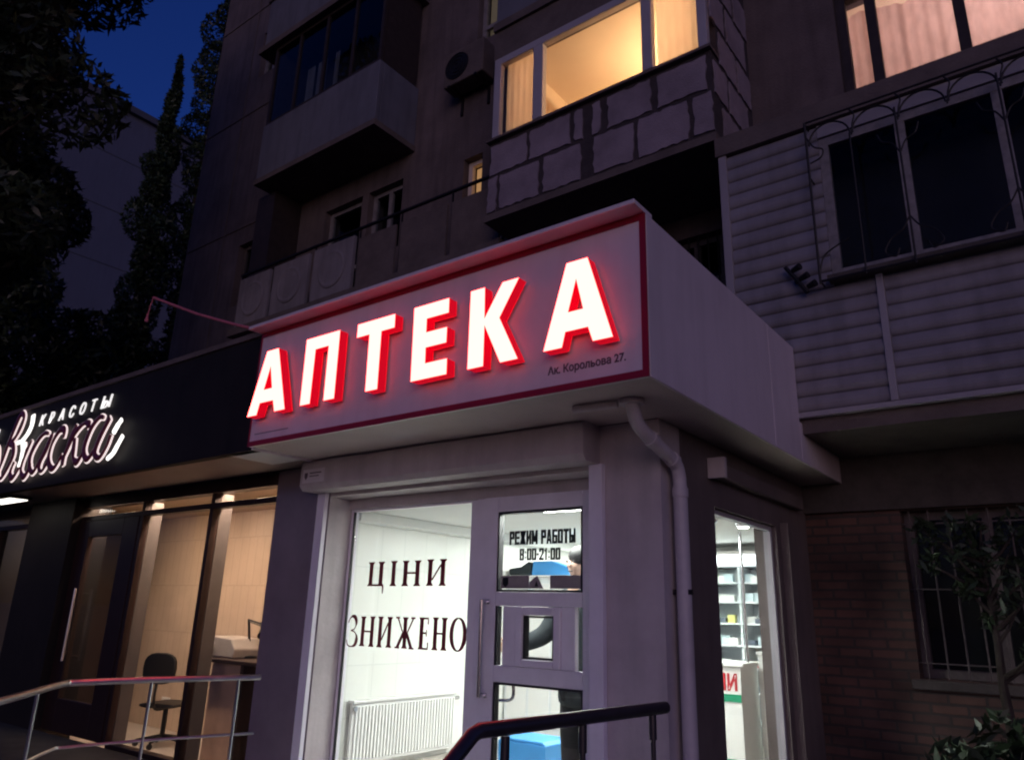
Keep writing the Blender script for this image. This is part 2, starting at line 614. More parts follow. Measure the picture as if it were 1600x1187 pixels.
# ------------------------------------------------------------------ setting: ground, pavement, porch
g = MB().quad((-300, -300, 0), (300, -300, 0), (300, 300, 0), (-300, 300, 0)).build('ground', 'asphalt')
g['kind'] = 'structure'
p = MB().box(-16, 6, 0.6, 7.19, 0.004, 0.05)
p = p.build('pavement', 'asphalt', bevel=0.01); p['kind'] = 'structure'
p = MB().box(-5.86, -1.25, 1.75, 4.19, 0.06, 0.30).box(-5.86, -1.25, 1.42, 1.748, 0.06, 0.18)
p = p.build('porch', 'porch_tile', bevel=0.01); p['kind'] = 'structure'
p = MB().box(-13.5, -5.88, 2.2, 4.2, 0.06, 0.20).build('ramp', 'asphalt', bevel=0.01); p['kind'] = 'structure'

# ------------------------------------------------------------------ apartment building
FY = 7.2
apt = thing('apartment_building', (-5, FY, 0), 'dark panel apartment block with balconies rising behind the red lit pharmacy sign', 'building')
holes = [(-3.34, -2.66, 4.4, 5.72), (-1.27, 1.9, 6.65, 8.15), (-6.52, -6.16, 7.25, 8.05),
         (-6.38, -5.9, 10.1, 11.2), (-9.7, -8.75, 6.1, 8.2), (-8.6, -7.8, 7.0, 8.2), (-12.55, -11.6, 12.35, 13.5),
         (-4.9, -2.35, 6.1, 8.62), 
         (-12.3, -11.3, 7.0, 8.3)]
MB().wall(-14.3, 5.0, 3.05, 18.0, FY, FY+0.35, holes).build('wall', 'facade_concrete', apt)
MB().box(-14.3, -14.0, FY+0.352, FY+11, 3.05, 18.0).build('wall', 'facade_concrete', apt)
MB().box(-14.4, 5.0, FY-0.12, FY+11, 18.0, 18.3).build('roof', 'slab_concrete', apt)
# panel joints: thin proud mortar strips on the blank left part
j = MB()
for z in (5.9, 8.7, 11.5, 14.3):
    j.box(-14.29, -10.75, FY-0.018, FY-0.002, z-0.02, z+0.02)
for x in (-12.9,):
    j.box(x-0.02, x+0.02, FY-0.014, FY-0.002, 3.2, 17.8)
j.build('panel_joint', 'slab_concrete', apt)
bw = MB().wall(-2.3, 5.0, 0.0, 2.56, FY, FY+0.35, [(-1.24, 0.62, 1.2, 2.553)]).build('brick_wall', 'brick_red', apt)
MB().box(-2.027, 5.0, FY-0.06, FY-0.001, 2.563, 3.045).box(-2.3, 5.0, FY, FY+0.35, 2.563, 3.045).build('concrete_lintel', 'brick_sill', apt)
MB().box(-1.30, 0.70, FY-0.05, FY-0.002, 1.12, 1.196).build('sill', 'brick_sill', apt, bevel=0.01)
wf = MB().frame(-1.238, 0.618, 1.203, 2.55, FY+0.16, FY+0.24, 0.07, mull=(-0.62, 0.05)).build('window', 'window_wood', apt)
MB().box(-1.16, 0.55, FY+0.19, FY+0.196, 1.27, 2.48).build('pane', 'pane_dark', wf)
MB().box(-1.23, 0.61, FY+0.36, FY+0.40, 1.2, 2.55).build('dark_backing', 'room_shade', wf)
gr = MB()
for i in range(13):
    x = -1.18 + i*0.145
    gr.tube([(x, FY+0.05, 1.203), (x, FY+0.05, 2.55)], 0.008, 6)
for z in (1.32, 1.9, 2.44):
    gr.tube([(-1.236, FY+0.05, z), (0.616, FY+0.05, z)], 0.007, 6)
gr.build('window_grille', 'window_wood', wf)

def dark_window(x0, x1, z0, z1, frame='window_wood', mull=(), rails=(), label=None):
    f_ = MB().frame(x0+0.003, x1-0.003, z0+0.003, z1-0.003, FY+0.12, FY+0.19, 0.07, mull, rails).build('window', frame, apt)
    MB().box(x0+0.05, x1-0.05, FY+0.15, FY+0.155, z0+0.05, z1-0.05).build('pane', 'pane_dark', f_)
    rb_ = MB()
    a, b, c, d = x0-0.1, x1+0.1, z0-0.1, z1+0.1
    ya, yb = FY+0.352, FY+1.0
    rb_.quad((a, yb, c), (b, yb, c), (b, yb, d), (a, yb, d)).quad((a, ya, c), (a, yb, c), (a, yb, d), (a, ya, d)).quad((b, ya, c), (b, yb, c), (b, yb, d), (b, ya, d)).quad((a, ya, d), (b, ya, d), (b, yb, d), (a, yb, d)).quad((a, ya, c), (b, ya, c), (b, yb, c), (a, yb, c))
    rb_.build('dark_backing', 'room_shade', f_)
    if label: f_['label'] = label
    return f_

w1 = dark_window(-3.34, -2.66, 4.4, 5.72, mull=(-3.0,), rails=(5.2,))
b_ = MB()
for i in range(6):
    x = -3.28 + i*0.112
    b_.tube([(x, FY+0.03, 4.41), (x, FY+0.03, 5.71)], 0.009, 6)
b_.build('window_grille', 'iron', w1)
dark_window(-9.7, -8.75, 6.1, 8.2, 'old_paint', rails=(7.0,))
dark_window(-8.6, -7.8, 7.0, 8.2, 'old_paint', mull=(-8.2,))
dark_window(-12.3, -11.3, 7.0, 8.3, 'window_wood', mull=(-11.8,))
wl = dark_window(-6.52, -6.16, 7.25, 8.05, 'flat_cream', label='small window lit orange above the balcony rail')
MB().box(-6.44, -6.22, FY+0.22, FY+0.226, 7.33, 7.97).build('curtain', 'curtain_lit', wl)
wd = dark_window(-6.38, -5.9, 10.1, 11.2, 'old_paint', rails=(10.45,), label='dim yellow window near the top edge')
MB().box(-6.3, -5.98, FY+0.22, FY+0.226, 10.17, 11.1).build('curtain', 'curtain_dim', wd)
wd2 = dark_window(-12.55, -11.6, 12.35, 13.5, 'old_paint', mull=(-12.25,), label='window glowing pale beside the upper balcony')
MB().box(-12.2, -11.68, FY+0.22, FY+0.226, 12.42, 13.4).build('curtain', 'curtain_lit_pale', wd2)

# pink-curtained window, upper right
pw = MB().frame(-1.266, 1.896, 6.654, 8.146, FY+0.06, FY+0.15, 0.10, mull=(-0.93, -0.16, 0.75)).build('window', 'dark_wood', apt)
pw['label'] = 'wide window with pink lace curtains lit from inside'
MB().box(-1.18, 1.8, FY+0.10, FY+0.105, 6.72, 8.08).build('pane', 'pane', pw)
cm = MB()
N = 150
for k in range(N+1):
    x = -1.25 + 3.13*k/N
    yy = FY+0.30 + 0.010*math.sin(k*1.15) + 0.008*math.sin(k*0.43+1)
    cm.v += [(x, yy, 6.62), (x, yy+0.01*math.sin(k*0.7), 7.98 + 0.05*math.sin(k*0.16))]
for k in range(N):
    cm.f.append((2*k, 2*k+2, 2*k+3, 2*k+1))
cm.build('curtain', 'curtain_pink', pw, smooth=True)
rm = MB()
rm.quad((-1.5, FY+2.4, 6.0), (2.4, FY+2.4, 6.0), (2.4, FY+2.4, 8.5), (-1.5, FY+2.4, 8.5))
rm.quad((-1.5, FY+0.36, 8.5), (2.4, FY+0.36, 8.5), (2.4, FY+2.4, 8.5), (-1.5, FY+2.4, 8.5))
rm.quad((-1.5, FY+0.36, 6.0), (-1.5, FY+2.4, 6.0), (-1.5, FY+2.4, 8.5), (-1.5, FY+0.36, 8.5))
rm.quad((2.4, FY+0.36, 6.0), (2.4, FY+2.4, 6.0), (2.4, FY+2.4, 8.5), (2.4, FY+0.36, 8.5))
rm.quad((-1.5, FY+0.36, 6.0), (2.4, FY+0.36, 6.0), (2.4, FY+2.4, 6.0), (-1.5, FY+2.4, 6.0))
rm.build('room_wall', 'flat_cream', pw)
MB().ball((0.2, FY+1.3, 7.7), 0.09, 0.09, 0.09).build('room_lamp', 'bulb_pink', pw, smooth=True)

# white-sided enclosed balcony on the right (first floor)
BX0, BY, BZ0, BZ1 = -2.2, 6.0, 3.17, 5.77
eb = MB().box(BX0-0.02, 4.0, BY-0.03, FY-0.002, 5.772, 5.97).build('enclosed_balcony', 'slab_concrete', apt)
eb['label'] = 'enclosed balcony clad in white horizontal siding with a grilled window'
MB().box(BX0+0.03, 4.0, BY+0.06, FY-0.002, 3.05, 3.166).build('floor_slab', 'slab_concrete', eb)
def lap(x0, x1, z0, z1, y):
    m_ = MB()
    n = max(1, round((z1-z0)/0.135))
    h = (z1-z0)/n
    for i in range(n):
        a, b = z0+i*h, z0+(i+1)*h
        # rounded board: bulges 20 mm, its under side curls back into the joint
        prof = [(y+0.026, a+0.002), (y+0.012, a+h*0.10), (y+0.003, a+h*0.24), (y-0.001, a+h*0.42), (y+0.002, a+h*0.64), (y+0.010, a+h*0.85), (y+0.022, b-0.002), (y+0.05, b-0.002), (y+0.05, a+0.002)]
        m_.prism_yz(prof, x0, x1)
    return m_
WX0, WX1, WZ0, WZ1 = -1.31, 1.75, 4.33, 5.62
lap(BX0+0.075, WX0-0.002, 4.24, BZ1-0.01, BY).build('siding', 'siding', eb)
lap(BX0+0.075, -0.995, 3.215, 4.236, BY).build('siding', 'siding', eb)
lap(-0.938, 4.0, 3.215, 4.236, BY).build('siding', 'siding', eb)
MB().box(WX0, 4.0, BY+0.005, BY+0.05, 5.64, BZ1-0.01).build('head_board', 'siding_trim', eb)
MB().box(WX1+0.05, 4.0, BY+0.005, BY+0.05, 4.30, 5.638).build('siding', 'siding', eb)
t_ = MB().box(BX0, BX0+0.073, BY-0.012, BY+0.05, 3.168, BZ1).box(-0.993, -0.94, BY-0.014, BY+0.05, 3.213, 4.25)
t_.box(BX0+0.075, 4.0, BY-0.010, BY+0.05, 3.168, 3.211)
t_.build('trim', 'siding_trim', eb, bevel=0.004)
MB().box(WX0-0.02, 4.0, BY-0.10, BY+0.05, 4.255, 4.298).build('sill', 'brick_sill', eb, bevel=0.005)
wv = MB().frame(WX0, WX1, WZ0-0.03, WZ1, BY+0.01, BY+0.07, 0.075, mull=(-0.68, 0.0, 0.75)).build('window', 'old_paint', eb)
MB().box(WX0+0.06, WX1-0.06, BY+0.035, BY+0.04, WZ0, WZ1-0.05).build('pane', 'pane_dark', eb)
MB().box(BX0+0.02, BX0+0.06, BY+0.052, FY-0.003, 3.17, 5.765).build('side_wall', 'siding', eb)
MB().box(BX0+0.07, 3.9, BY+0.5, BY+0.53, 3.17, 5.765).build('dark_backing', 'room_shade', eb)  # dark sheet added so the panes look unlit
# wrought iron grille in front of that window
gi = MB()
GY = BY-0.13
gi.tube([(-1.375, GY, 4.22), (-1.375, GY, 5.74)], 0.011, 6)
for x in (-0.68, 0.02, 0.72, 1.4):
    gi.tube([(x, GY, 4.22), (x, GY, 5.6)], 0.009, 6)
gi.tube([(-1.375, GY, 4.24), (1.8, GY, 4.24)], 0.011, 6)
gi.tube([(-1.375, GY, 5.735), (1.8, GY, 5.735)], 0.009, 6)
for k in range(9):
    x = -1.19 + k*0.35
    arc = [(x + 0.165*math.cos(a), GY, 5.50 + 0.17*math.sin(a)) for a in [math.pi*i/12 for i in range(13)]]
    gi.tube(arc, 0.008, 6)
    gi.tube(smoothline([(x+0.175, GY, 5.48), (x+0.19, GY, 5.58), (x+0.21, GY, 5.66), (x+0.175, GY, 5.73)], 5), 0.007, 6)
gi.tube(smoothline([(-1.375, GY, 5.60), (-1.32, GY, 5.48), (-1.25, GY, 5.43), (-1.27, GY, 5.36), (-1.36, GY, 5.33)], 5), 0.007, 6)
gi.tube(smoothline([(-1.375, GY, 4.30), (-1.33, GY, 4.45), (-1.22, GY, 4.52), (-1.12, GY, 4.56)], 5), 0.007, 6)
for x in (-0.68, 0.02, 0.72):
    for sgn in (-1, 1):
        gi.tube(smoothline([(x, GY, 4.62), (x+sgn*0.06, GY, 4.52), (x+sgn*0.15, GY, 4.46), (x+sgn*0.20, GY, 4.36), (x+sgn*0.13, GY, 4.31), (x+sgn*0.10, GY, 4.37)], 5), 0.007, 6)
        gi.tube(smoothline([(x, GY, 5.18), (x+sgn*0.05, GY, 5.28), (x+sgn*0.12, GY, 5.32), (x+sgn*0.15, GY, 5.40)], 5), 0.007, 6)
gi.tube([(-1.03, GY, 4.22), (-1.03, GY, 5.5)], 0.008, 6)
for z in (4.24, 5.2, 5.735):
    gi.tube([(-1.375, GY, z), (-1.375, BY-0.002, z)], 0.008, 6)
gi.build('window_grille', 'iron', eb)

# block-walled balcony with the big lit window (second floor)
bb = MB().box(-5.06, -2.2, BY-0.02, FY-0.002, 5.975, 6.062).build('enclosed_balcony', 'slab_concrete', apt)
bb['label'] = 'balcony walled with grey blocks under a wide orange lit window'
MB().box(-5.03, -2.22, BY+0.012, BY+0.2, 6.064, 7.04).box(-2.40, -2.222, BY+0.202, FY-0.003, 6.064, 8.7).box(-5.03, -4.85, BY+0.202, FY-0.003, 6.064, 8.7).build('parapet', 'mortar', bb)
def blocky(x0, x1, z0, z1):
    pts = []
    def edge(a, b, n):
        for i in range(n):
            t = i/n
            x, z = a[0]+(b[0]-a[0])*t, a[1]+(b[1]-a[1])*t
            q = 0.014
            pts.append((x + random.uniform(-q, q), z + random.uniform(-q, q)))
    nx = max(2, int((x1-x0)/0.06)); nz = max(3, int((z1-z0)/0.06))
    edge((x0, z0), (x1, z0), nx); edge((x1, z0), (x1, z1), nz); edge((x1, z1), (x0, z1), nx); edge((x0, z1), (x0, z0), nz)
    return pts
bk = MB()
for a, b in ((-5.0, -4.47), (-4.42, -3.87), (-3.81, -3.70), (-3.58, -3.48), (-3.385, -2.88), (-2.80, -2.27)):
    bk.prism_xz(blocky(a, b, 6.60, 6.985), BY-0.004, BY+0.02)
for a, b in ((-5.02, -4.90), (-4.85, -4.29), (-4.225, -3.73), (-3.565, -3.09), (-3.03, -2.48), (-2.42, -2.23)):
    bk.prism_xz(blocky(a, b, 6.10, 6.55), BY-0.004, BY+0.02)
bk.build('block', 'block', bb)
bs = MB()
for a, b, z0, z1 in ((6.25, 6.68, 6.12, 6.50), (6.74, 7.15, 6.12, 6.50), (6.06, 6.40, 6.56, 6.96), (6.47, 7.0, 6.56, 6.96), (6.25, 6.7, 7.02, 7.42), (6.76, 7.15, 7.02, 7.42), (6.06, 6.42, 7.48, 7.9), (6.5, 7.05, 7.48, 7.9), (6.22, 6.7, 7.96, 8.4), (6.78, 7.16, 7.96, 8.4)):
    bs.prism_yz(blocky(a, b, z0, z1), -2.23, -2.207)
bs.build('block', 'block', bb)
MB().box(-5.05, -2.2, BY-0.05, BY+0.19, 7.042, 7.075).build('sill', 'slab_concrete', bb)
PV = MB()
PV.box(-5.0, -4.90, BY, BY+0.08, 7.078, 8.26).box(-2.34, -2.24, BY, BY+0.08, 7.078, 8.26)
PV.box(-4.898, -2.342, BY, BY+0.08, 7.078, 7.125).box(-4.898, -2.342, BY, BY+0.08, 8.16, 8.26)
for a, b in ((-4.40, -4.26), (-2.965, -2.845)):
    PV.box(a, b, BY-0.004, BY+0.084, 7.127, 8.158)
pf = PV.build('window', 'pvc', bb, bevel=0.006)
MB().box(-4.91, -2.33, BY+0.04, BY+0.045, 7.11, 8.18).build('pane', 'pane', bb)
MB().box(-5.03, -2.22, BY+0.02, BY+0.2, 8.262, 8.70).build('head_panel', 'slab_concrete', bb)
rm = MB()
rm.quad((-4.84, BY+0.22, 8.45), (-2.41, BY+0.22, 8.45), (-2.41, FY+1.5, 8.45), (-4.84, FY+1.5, 8.45))
rm.quad((-4.84, FY+1.5, 6.07), (-2.41, FY+1.5, 6.07), (-2.41, FY+1.5, 8.45), (-4.84, FY+1.5, 8.45))
rm.quad((-4.84, BY+0.22, 6.07), (-4.84, FY+1.5, 6.07), (-4.84, FY+1.5, 8.45), (-4.84, BY+0.22, 8.45))
rm.quad((-2.41, BY+0.22, 6.07), (-2.41, FY+1.5, 6.07), (-2.41, FY+1.5, 8.45), (-2.41, BY+0.22, 8.45))
rm.build('room_wall', 'flat_cream', bb)
rm = None
MB().quad((-4.84, BY+0.22, 6.068), (-2.41, BY+0.22, 6.068), (-2.41, FY+1.5, 6.068), (-4.84, FY+1.5, 6.068)).build('room_floor', 'desk_wood', bb)
MB().box(-4.838, -4.05, FY-0.2, FY+0.35, 6.07, 7.98).build('shadow_box', 'desk_wood', bb)  # unseen block added to throw a soft shadow across the ceiling
MB().ball((-3.2, FY+0.15, 7.72), 0.06, 0.06, 0.06).build('room_lamp', 'bulb_warm', bb, smooth=True)
for a, b in ((-4.89, -4.41), (-2.84, -2.35)):
    c2 = MB()
    n = 26
    for k in range(n+1):
        x = a + (b-a)*k/n
        yy = BY+0.13 + 0.004*math.sin(k*1.3)
        c2.v += [(x, yy, 7.06), (x, yy, 8.22)]
    for k in range(n):
        c2.f.append((2*k, 2*k+2, 2*k+3, 2*k+1))
    c2.build('curtain', 'curtain_sheer', bb, smooth=True)
# balcony above it: only its pale parapet shows
ub = MB().box(-5.03, -2.2, BY-0.02, FY-0.002, 8.70, 8.82).build('balcony', 'slab_concrete', apt)
MB().box(-5.0, -2.22, BY, BY+0.1, 8.822, 9.85).box(-2.32, -2.22, BY+0.102, FY-0.003, 8.822, 9.85).box(-5.0, -4.9, BY+0.102, FY-0.003, 8.822, 9.85).build('parapet', 'parapet_paint', ub, bevel=0.01)
MB().box(-5.05, -2.2, BY-0.04, BY+0.14, 9.852, 9.9).build('coping', 'slab_concrete', ub)

# upper left balcony with glazing
LY = 6.32
lb = MB().box(-10.62, -7.58, LY-0.01, FY-0.002, 8.60, 8.70).build('balcony', 'slab_concrete', apt)
lb['label'] = 'balcony with pale solid parapet under dark glazing'
pp_ = MB().box(-10.6, -7.6, LY+0.01, LY+0.1, 8.702, 9.80).box(-7.7, -7.6, LY+0.102, FY-0.003, 8.702, 9.80).box(-10.6, -10.5, LY+0.102, FY-0.003, 8.702, 9.80)
pp_.build('parapet', 'parapet_paint', lb, bevel=0.01)
MB().frame(-10.58, -7.62, 9.802, 11.50, LY+0.03, LY+0.09, 0.06, mull=(-9.85, -9.1, -8.35)).build('window', 'dark_wood', lb)
MB().box(-10.53, -7.67, LY+0.055, LY+0.06, 9.85, 11.45).build('pane', 'pane_dark', lb)
cl = MB()
for a, b in ((-9.75, -9.55), (-9.46, -9.22), (-9.0, -8.9)):
    for k in range(7):
        x = a + (b-a)*k/7
        cl.box(x, x+(b-a)/9, LY+0.2, LY+0.215, 9.85, 10.75)
cl.build('curtain', 'curtain_grey', lb)
MB().box(-10.5, -7.7, FY-0.06, FY-0.004, 8.72, 11.5).build('dark_back_sheet', 'room_shade', lb)  # shade of the balcony interior painted as a dark sheet
for a, b in ((-7.72, -7.62), (-10.58, -10.50)):
    MB().box(a, b, LY+0.10, FY-0.065, 9.802, 11.5).build('side_screen', 'dark_wood', lb)
lt = MB().box(-11.0, -7.5, LY-0.08, FY-0.002, 11.502, 11.62).build('balcony', 'slab_concrete', apt)
MB().box(-10.9, -7.52, LY-0.03, LY+0.08, 11.622, 12.7).box(-7.62, -7.52, LY+0.082, FY-0.003, 11.622, 12.7).box(-10.9, -10.8, LY+0.082, FY-0.003, 11.622, 12.7).build('parapet', 'parapet_paint', lt, bevel=0.01)
MB().box(-10.95, -7.5, LY-0.06, LY+0.12, 12.702, 12.76).build('coping', 'slab_concrete', lt)

# long lower balcony just above the sign: panels with round reliefs, rail
ll = MB().box(-10.75, -5.07, LY-0.02, FY-0.002, 5.80, 5.93).build('balcony', 'slab_concrete', apt)
ll['label'] = 'long open balcony with square panels bearing round reliefs'
xs = [(-10.62, -9.80), (-9.70, -8.82), (-8.70, -7.80)]
for a, b in xs:
    pm = MB().box(a, b, LY+0.02, LY+0.07, 5.96, 6.80)
    cx, cz = (a+b)/2, 6.38
    k = len(pm.v)
    prof = [(0.30, 0.02), (0.30, 0.004), (0.27, -0.004), (0.23, 0.004), (0.0, 0.006)]
    n = 28
    rings = []
    for r_, dy in prof:
        for q in range(n):
            an = 2*math.pi*q/n
            pm.v.append((cx + r_*math.cos(an), LY+dy, cz + r_*math.sin(an)))
    for i in range(len(prof)-1):
        for q in range(n):
            q2 = (q+1) % n
            pm.f.append((k+i*n+q, k+i*n+q2, k+(i+1)*n+q2, k+(i+1)*n+q))
    pm.build('parapet_panel', 'facade_pale', ll)
for a, b in ((-7.70, -6.95), (-6.85, -6.0), (-5.92, -5.12)):
    MB().box(a, b, LY+0.03, LY+0.06, 5.96, 6.72).build('parapet_panel', 'slab_concrete', ll)
rl = MB()
rl.box(-10.7, -5.06, LY+0.06, LY+0.10, 6.905, 6.935)
for x in (-10.68, -9.75, -8.76, -7.75, -6.9, -5.96, -5.09):
    rl.box(x-0.010, x+0.010, LY+0.075, LY+0.095, 5.932, 6.898)
rl.box(-10.7, -10.66, LY+0.102, FY-0.003, 6.905, 6.935)
rl.build('rail', 'iron', ll)
MB().box(-10.72, -10.62, LY+0.1, FY-0.1, 5.96, 6.8).build('parapet_panel', 'facade_pale', ll)
MB().box(-10.9, -10.4, LY+0.3, FY-0.02, 6.95, 8.58).build('partition', 'dark_wood', ll)

# air conditioner on the facade
ac = thing('air_conditioner', (-6.3, FY-0.2, 9.15), 'white air conditioner outdoor unit with dark round fan on the upper facade', 'air conditioner')
MB().box(-6.72, -5.95, FY-0.34, FY-0.06, 9.18, 9.78).build('casing', 'slab_concrete', ac, bevel=0.02)
fn = MB()
for r_ in (0.05, 0.11, 0.17, 0.22):
    fn.tube([(-6.46+r_*math.cos(2*math.pi*i/24), FY-0.35, 9.48+r_*math.sin(2*math.pi*i/24)) for i in range(25)], 0.006, 5)
fn.v += [(-6.46+0.23*math.cos(2*math.pi*i/24), FY-0.343, 9.48+0.23*math.sin(2*math.pi*i/24)) for i in range(24)]
fn.f.append(tuple(range(len(fn.v)-24, len(fn.v))))
fn.build('fan_grille', 'iron', ac)
for x in (-6.6, -6.08):
    MB().box(x-0.02, x+0.02, FY-0.36, FY-0.002, 9.14, 9.178).box(x-0.02, x+0.02, FY-0.03, FY-0.002, 8.85, 9.14).build('bracket', 'iron', ac)

# clothes line bracket on the siding
cb = thing('clothesline_bracket', (-1.56, BY, 4.33), 'small black metal bracket with three knobs fixed to the white siding', 'bracket')
MB().tube([(-1.66, BY-0.06, 4.47), (-1.58, BY-0.06, 4.34), (-1.50, BY-0.06, 4.20)], 0.018, 8).box(-1.60, -1.56, BY-0.05, BY-0.006, 4.32, 4.36).build('arm', 'iron', cb)
for x, z in ((-1.60, 4.42), (-1.545, 4.33), (-1.49, 4.245)):
    MB().tube([(x, BY-0.07, z), (x+0.07, BY-0.10, z+0.01)], [0.022, 0.03], 10).build('knob', 'iron', cb)

# ------------------------------------------------------------------ pharmacy
ph = thing('pharmacy', (-3.9, 4.2, 0.3), 'brightly lit street pharmacy extension with a glass door and white interior', 'shop')
WY = 4.2
fw_ = MB().wall(-5.14, -2.03, 0.06, 2.815, WY, WY+0.29, [(-5.139, -2.52, 0.30, 2.53)])
fw_.build('wall', 'kiosk_wall', ph)
MB().box(-5.90, -5.142, WY-0.005, WY+0.29, 0.06, 2.815).build('pillar', 'kiosk_pillar', ph, bevel=0.006)
# side wall (faces +X)
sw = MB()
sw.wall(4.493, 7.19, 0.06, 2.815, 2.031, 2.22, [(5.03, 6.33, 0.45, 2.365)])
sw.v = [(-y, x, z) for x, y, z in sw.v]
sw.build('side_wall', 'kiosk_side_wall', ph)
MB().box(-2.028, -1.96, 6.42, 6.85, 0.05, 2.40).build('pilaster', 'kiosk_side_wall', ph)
# soffit and fascia box
MB().box(-5.2, -1.69, 3.375, 4.198, 2.82, 2.86).box(-2.04, -1.69, 4.199, 7.19, 2.82, 2.86).build('soffit', 'soffit_white', ph)
MB().box(-5.2, -1.69, 3.40, 7.19, 3.70, 3.765).build('roof', 'slab_concrete', ph)
MB().box(-5.215, -1.675, 3.245, 3.46, 3.772, 3.80).build('roof_cap', 'panel_white', ph, bevel=0.004)
for a, b in ((3.38, 5.36), (5.366, 5.995), (6.001, 7.19)):
    MB().box(-1.69, -1.672, a, b, 2.815, 3.768 if b < 6.1 else 3.14).build('fascia_panel', 'panel_white', ph, bevel=0.002)
MB().box(-5.2, -5.18, 3.41, 4.6, 2.80, 3.70).build('fascia_panel', 'panel_white', ph)
# roller shutter box over the front window and door
sb = [(WY-0.002, 2.56), (WY-0.18, 2.56), (WY-0.215, 2.60), (WY-0.215, 2.80), (WY-0.19, 2.86), (WY-0.14, 2.885), (WY-0.002, 2.885)]
MB().prism_yz([(y, min(z, 2.816)) for y, z in sb], -5.30, -2.46).build('shutter_box', 'kiosk_wall', ph, bevel=0.004)
for a, b, q in ((-2.52, -2.42, 0.002), (-5.25, -5.15, 0.007)):
    MB().box(a, b, WY-0.05, WY-q, 0.32, 2.557).build('shutter_guide', 'door_white', ph, bevel=0.004)
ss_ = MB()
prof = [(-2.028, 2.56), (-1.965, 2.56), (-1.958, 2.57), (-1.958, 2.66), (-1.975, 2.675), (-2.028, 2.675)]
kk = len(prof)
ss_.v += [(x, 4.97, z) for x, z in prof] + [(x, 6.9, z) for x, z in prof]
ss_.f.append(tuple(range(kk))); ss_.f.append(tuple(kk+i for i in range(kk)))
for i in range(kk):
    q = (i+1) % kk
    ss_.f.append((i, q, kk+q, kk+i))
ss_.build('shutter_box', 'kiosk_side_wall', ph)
MB().box(-2.025, -1.90, 4.93, 4.968, 2.548, 2.690).build('end_cap', 'kiosk_wall', ph)  # cap paler, box darker: lit and shaded faces put into the colours

GYf = 4.47          # plane of the glazing
# lintel strip inside the opening + window unit
MB().box(-5.138, -2.523, WY+0.22, WY+0.288, 2.445, 2.527).build('header', 'kiosk_wall', ph)
wn = MB().box(-5.138, -5.10, GYf-0.02, GYf+0.04, 0.302, 2.443).box(-3.755, -3.69, GYf-0.02, GYf+0.04, 0.302, 2.443)
wn.box(-5.098, -3.757, GYf-0.02, GYf+0.04, 2.425, 2.443).box(-5.098, -3.757, GYf-0.02, GYf+0.04, 0.302, 0.38)
wn = wn.build('window', 'door_white', ph, bevel=0.003)
MB().box(-5.102, -5.092, GYf-0.022, GYf+0.0, 0.381, 2.423).build('gasket', 'gasket', wn)
MB().box(-5.099, -3.757, GYf+0.012, GYf+0.018, 0.37, 2.43).build('pane', 'pane', wn)
LYt = GYf + 0.010
vl = MB()
def stem(x, z0, z1, wd, sf, k=0.0):
    vl.box(x-wd/2, x+wd/2, LYt-0.004, LYt, z0, z1)
    for z, d in ((z0, 1), (z1, -1)):
        vl.prism_xz([(x-wd/2-sf, z), (x+wd/2+sf, z), (x+wd/2, z+d*0.022), (x-wd/2, z+d*0.022)][::d], LYt-0.0035, LYt-0.0002)
def bar(x0, x1, z0, z1):
    vl.box(x0, x1, LYt-0.003, LYt-0.0004, z0, z1)
def diag(xa, za, xb, zb, wd):
    vl.prism_xz([(xa-wd/2, za), (xa+wd/2, za), (xb+wd/2, zb), (xb-wd/2, zb)], LYt-0.0025, LYt-0.0006)
def curve_stroke(pts, wds):
    P = [Vector((a, b)) for a, b in pts]
    k = len(vl.v)
    for i, q in enumerate(P):
        t = (P[min(i+1, len(P)-1)] - P[max(i-1, 0)]).normalized()
        nn = Vector((-t.y, t.x))*wds[i]/2
        for s_, y in ((1, LYt-0.004), (-1, LYt-0.004)):
            vl.v.append((q.x+nn.x*s_, y, q.y+nn.y*s_))
    for i in range(len(P)-1):
        a = k+2*i
        vl.f.append((a, a+1, a+3, a+2))
# first line
T, B = 2.0, 1.80
stem(-4.855, B-0.002, T-0.006, 0.042, 0.018); stem(-4.735, B-0.002, T-0.004, 0.042, 0.018)
bar(-4.835, -4.70, B-0.002, B+0.014); vl.prism_xz([(-4.714, B), (-4.696, B), (-4.700, B-0.06), (-4.708, B-0.06)], LYt-0.003, LYt-0.0004)
stem(-4.588, B, T, 0.042, 0.018)
stem(-4.452, B, T, 0.042, 0.018); stem(-4.318, B, T, 0.042, 0.018); bar(-4.431, -4.339, 1.895, 1.91)
stem(-4.180, B+0.003, T+0.006, 0.042, 0.018); stem(-4.045, B+0.003, T+0.006, 0.042, 0.018); diag(-4.158, 1.845, -4.066, 1.965, 0.017)
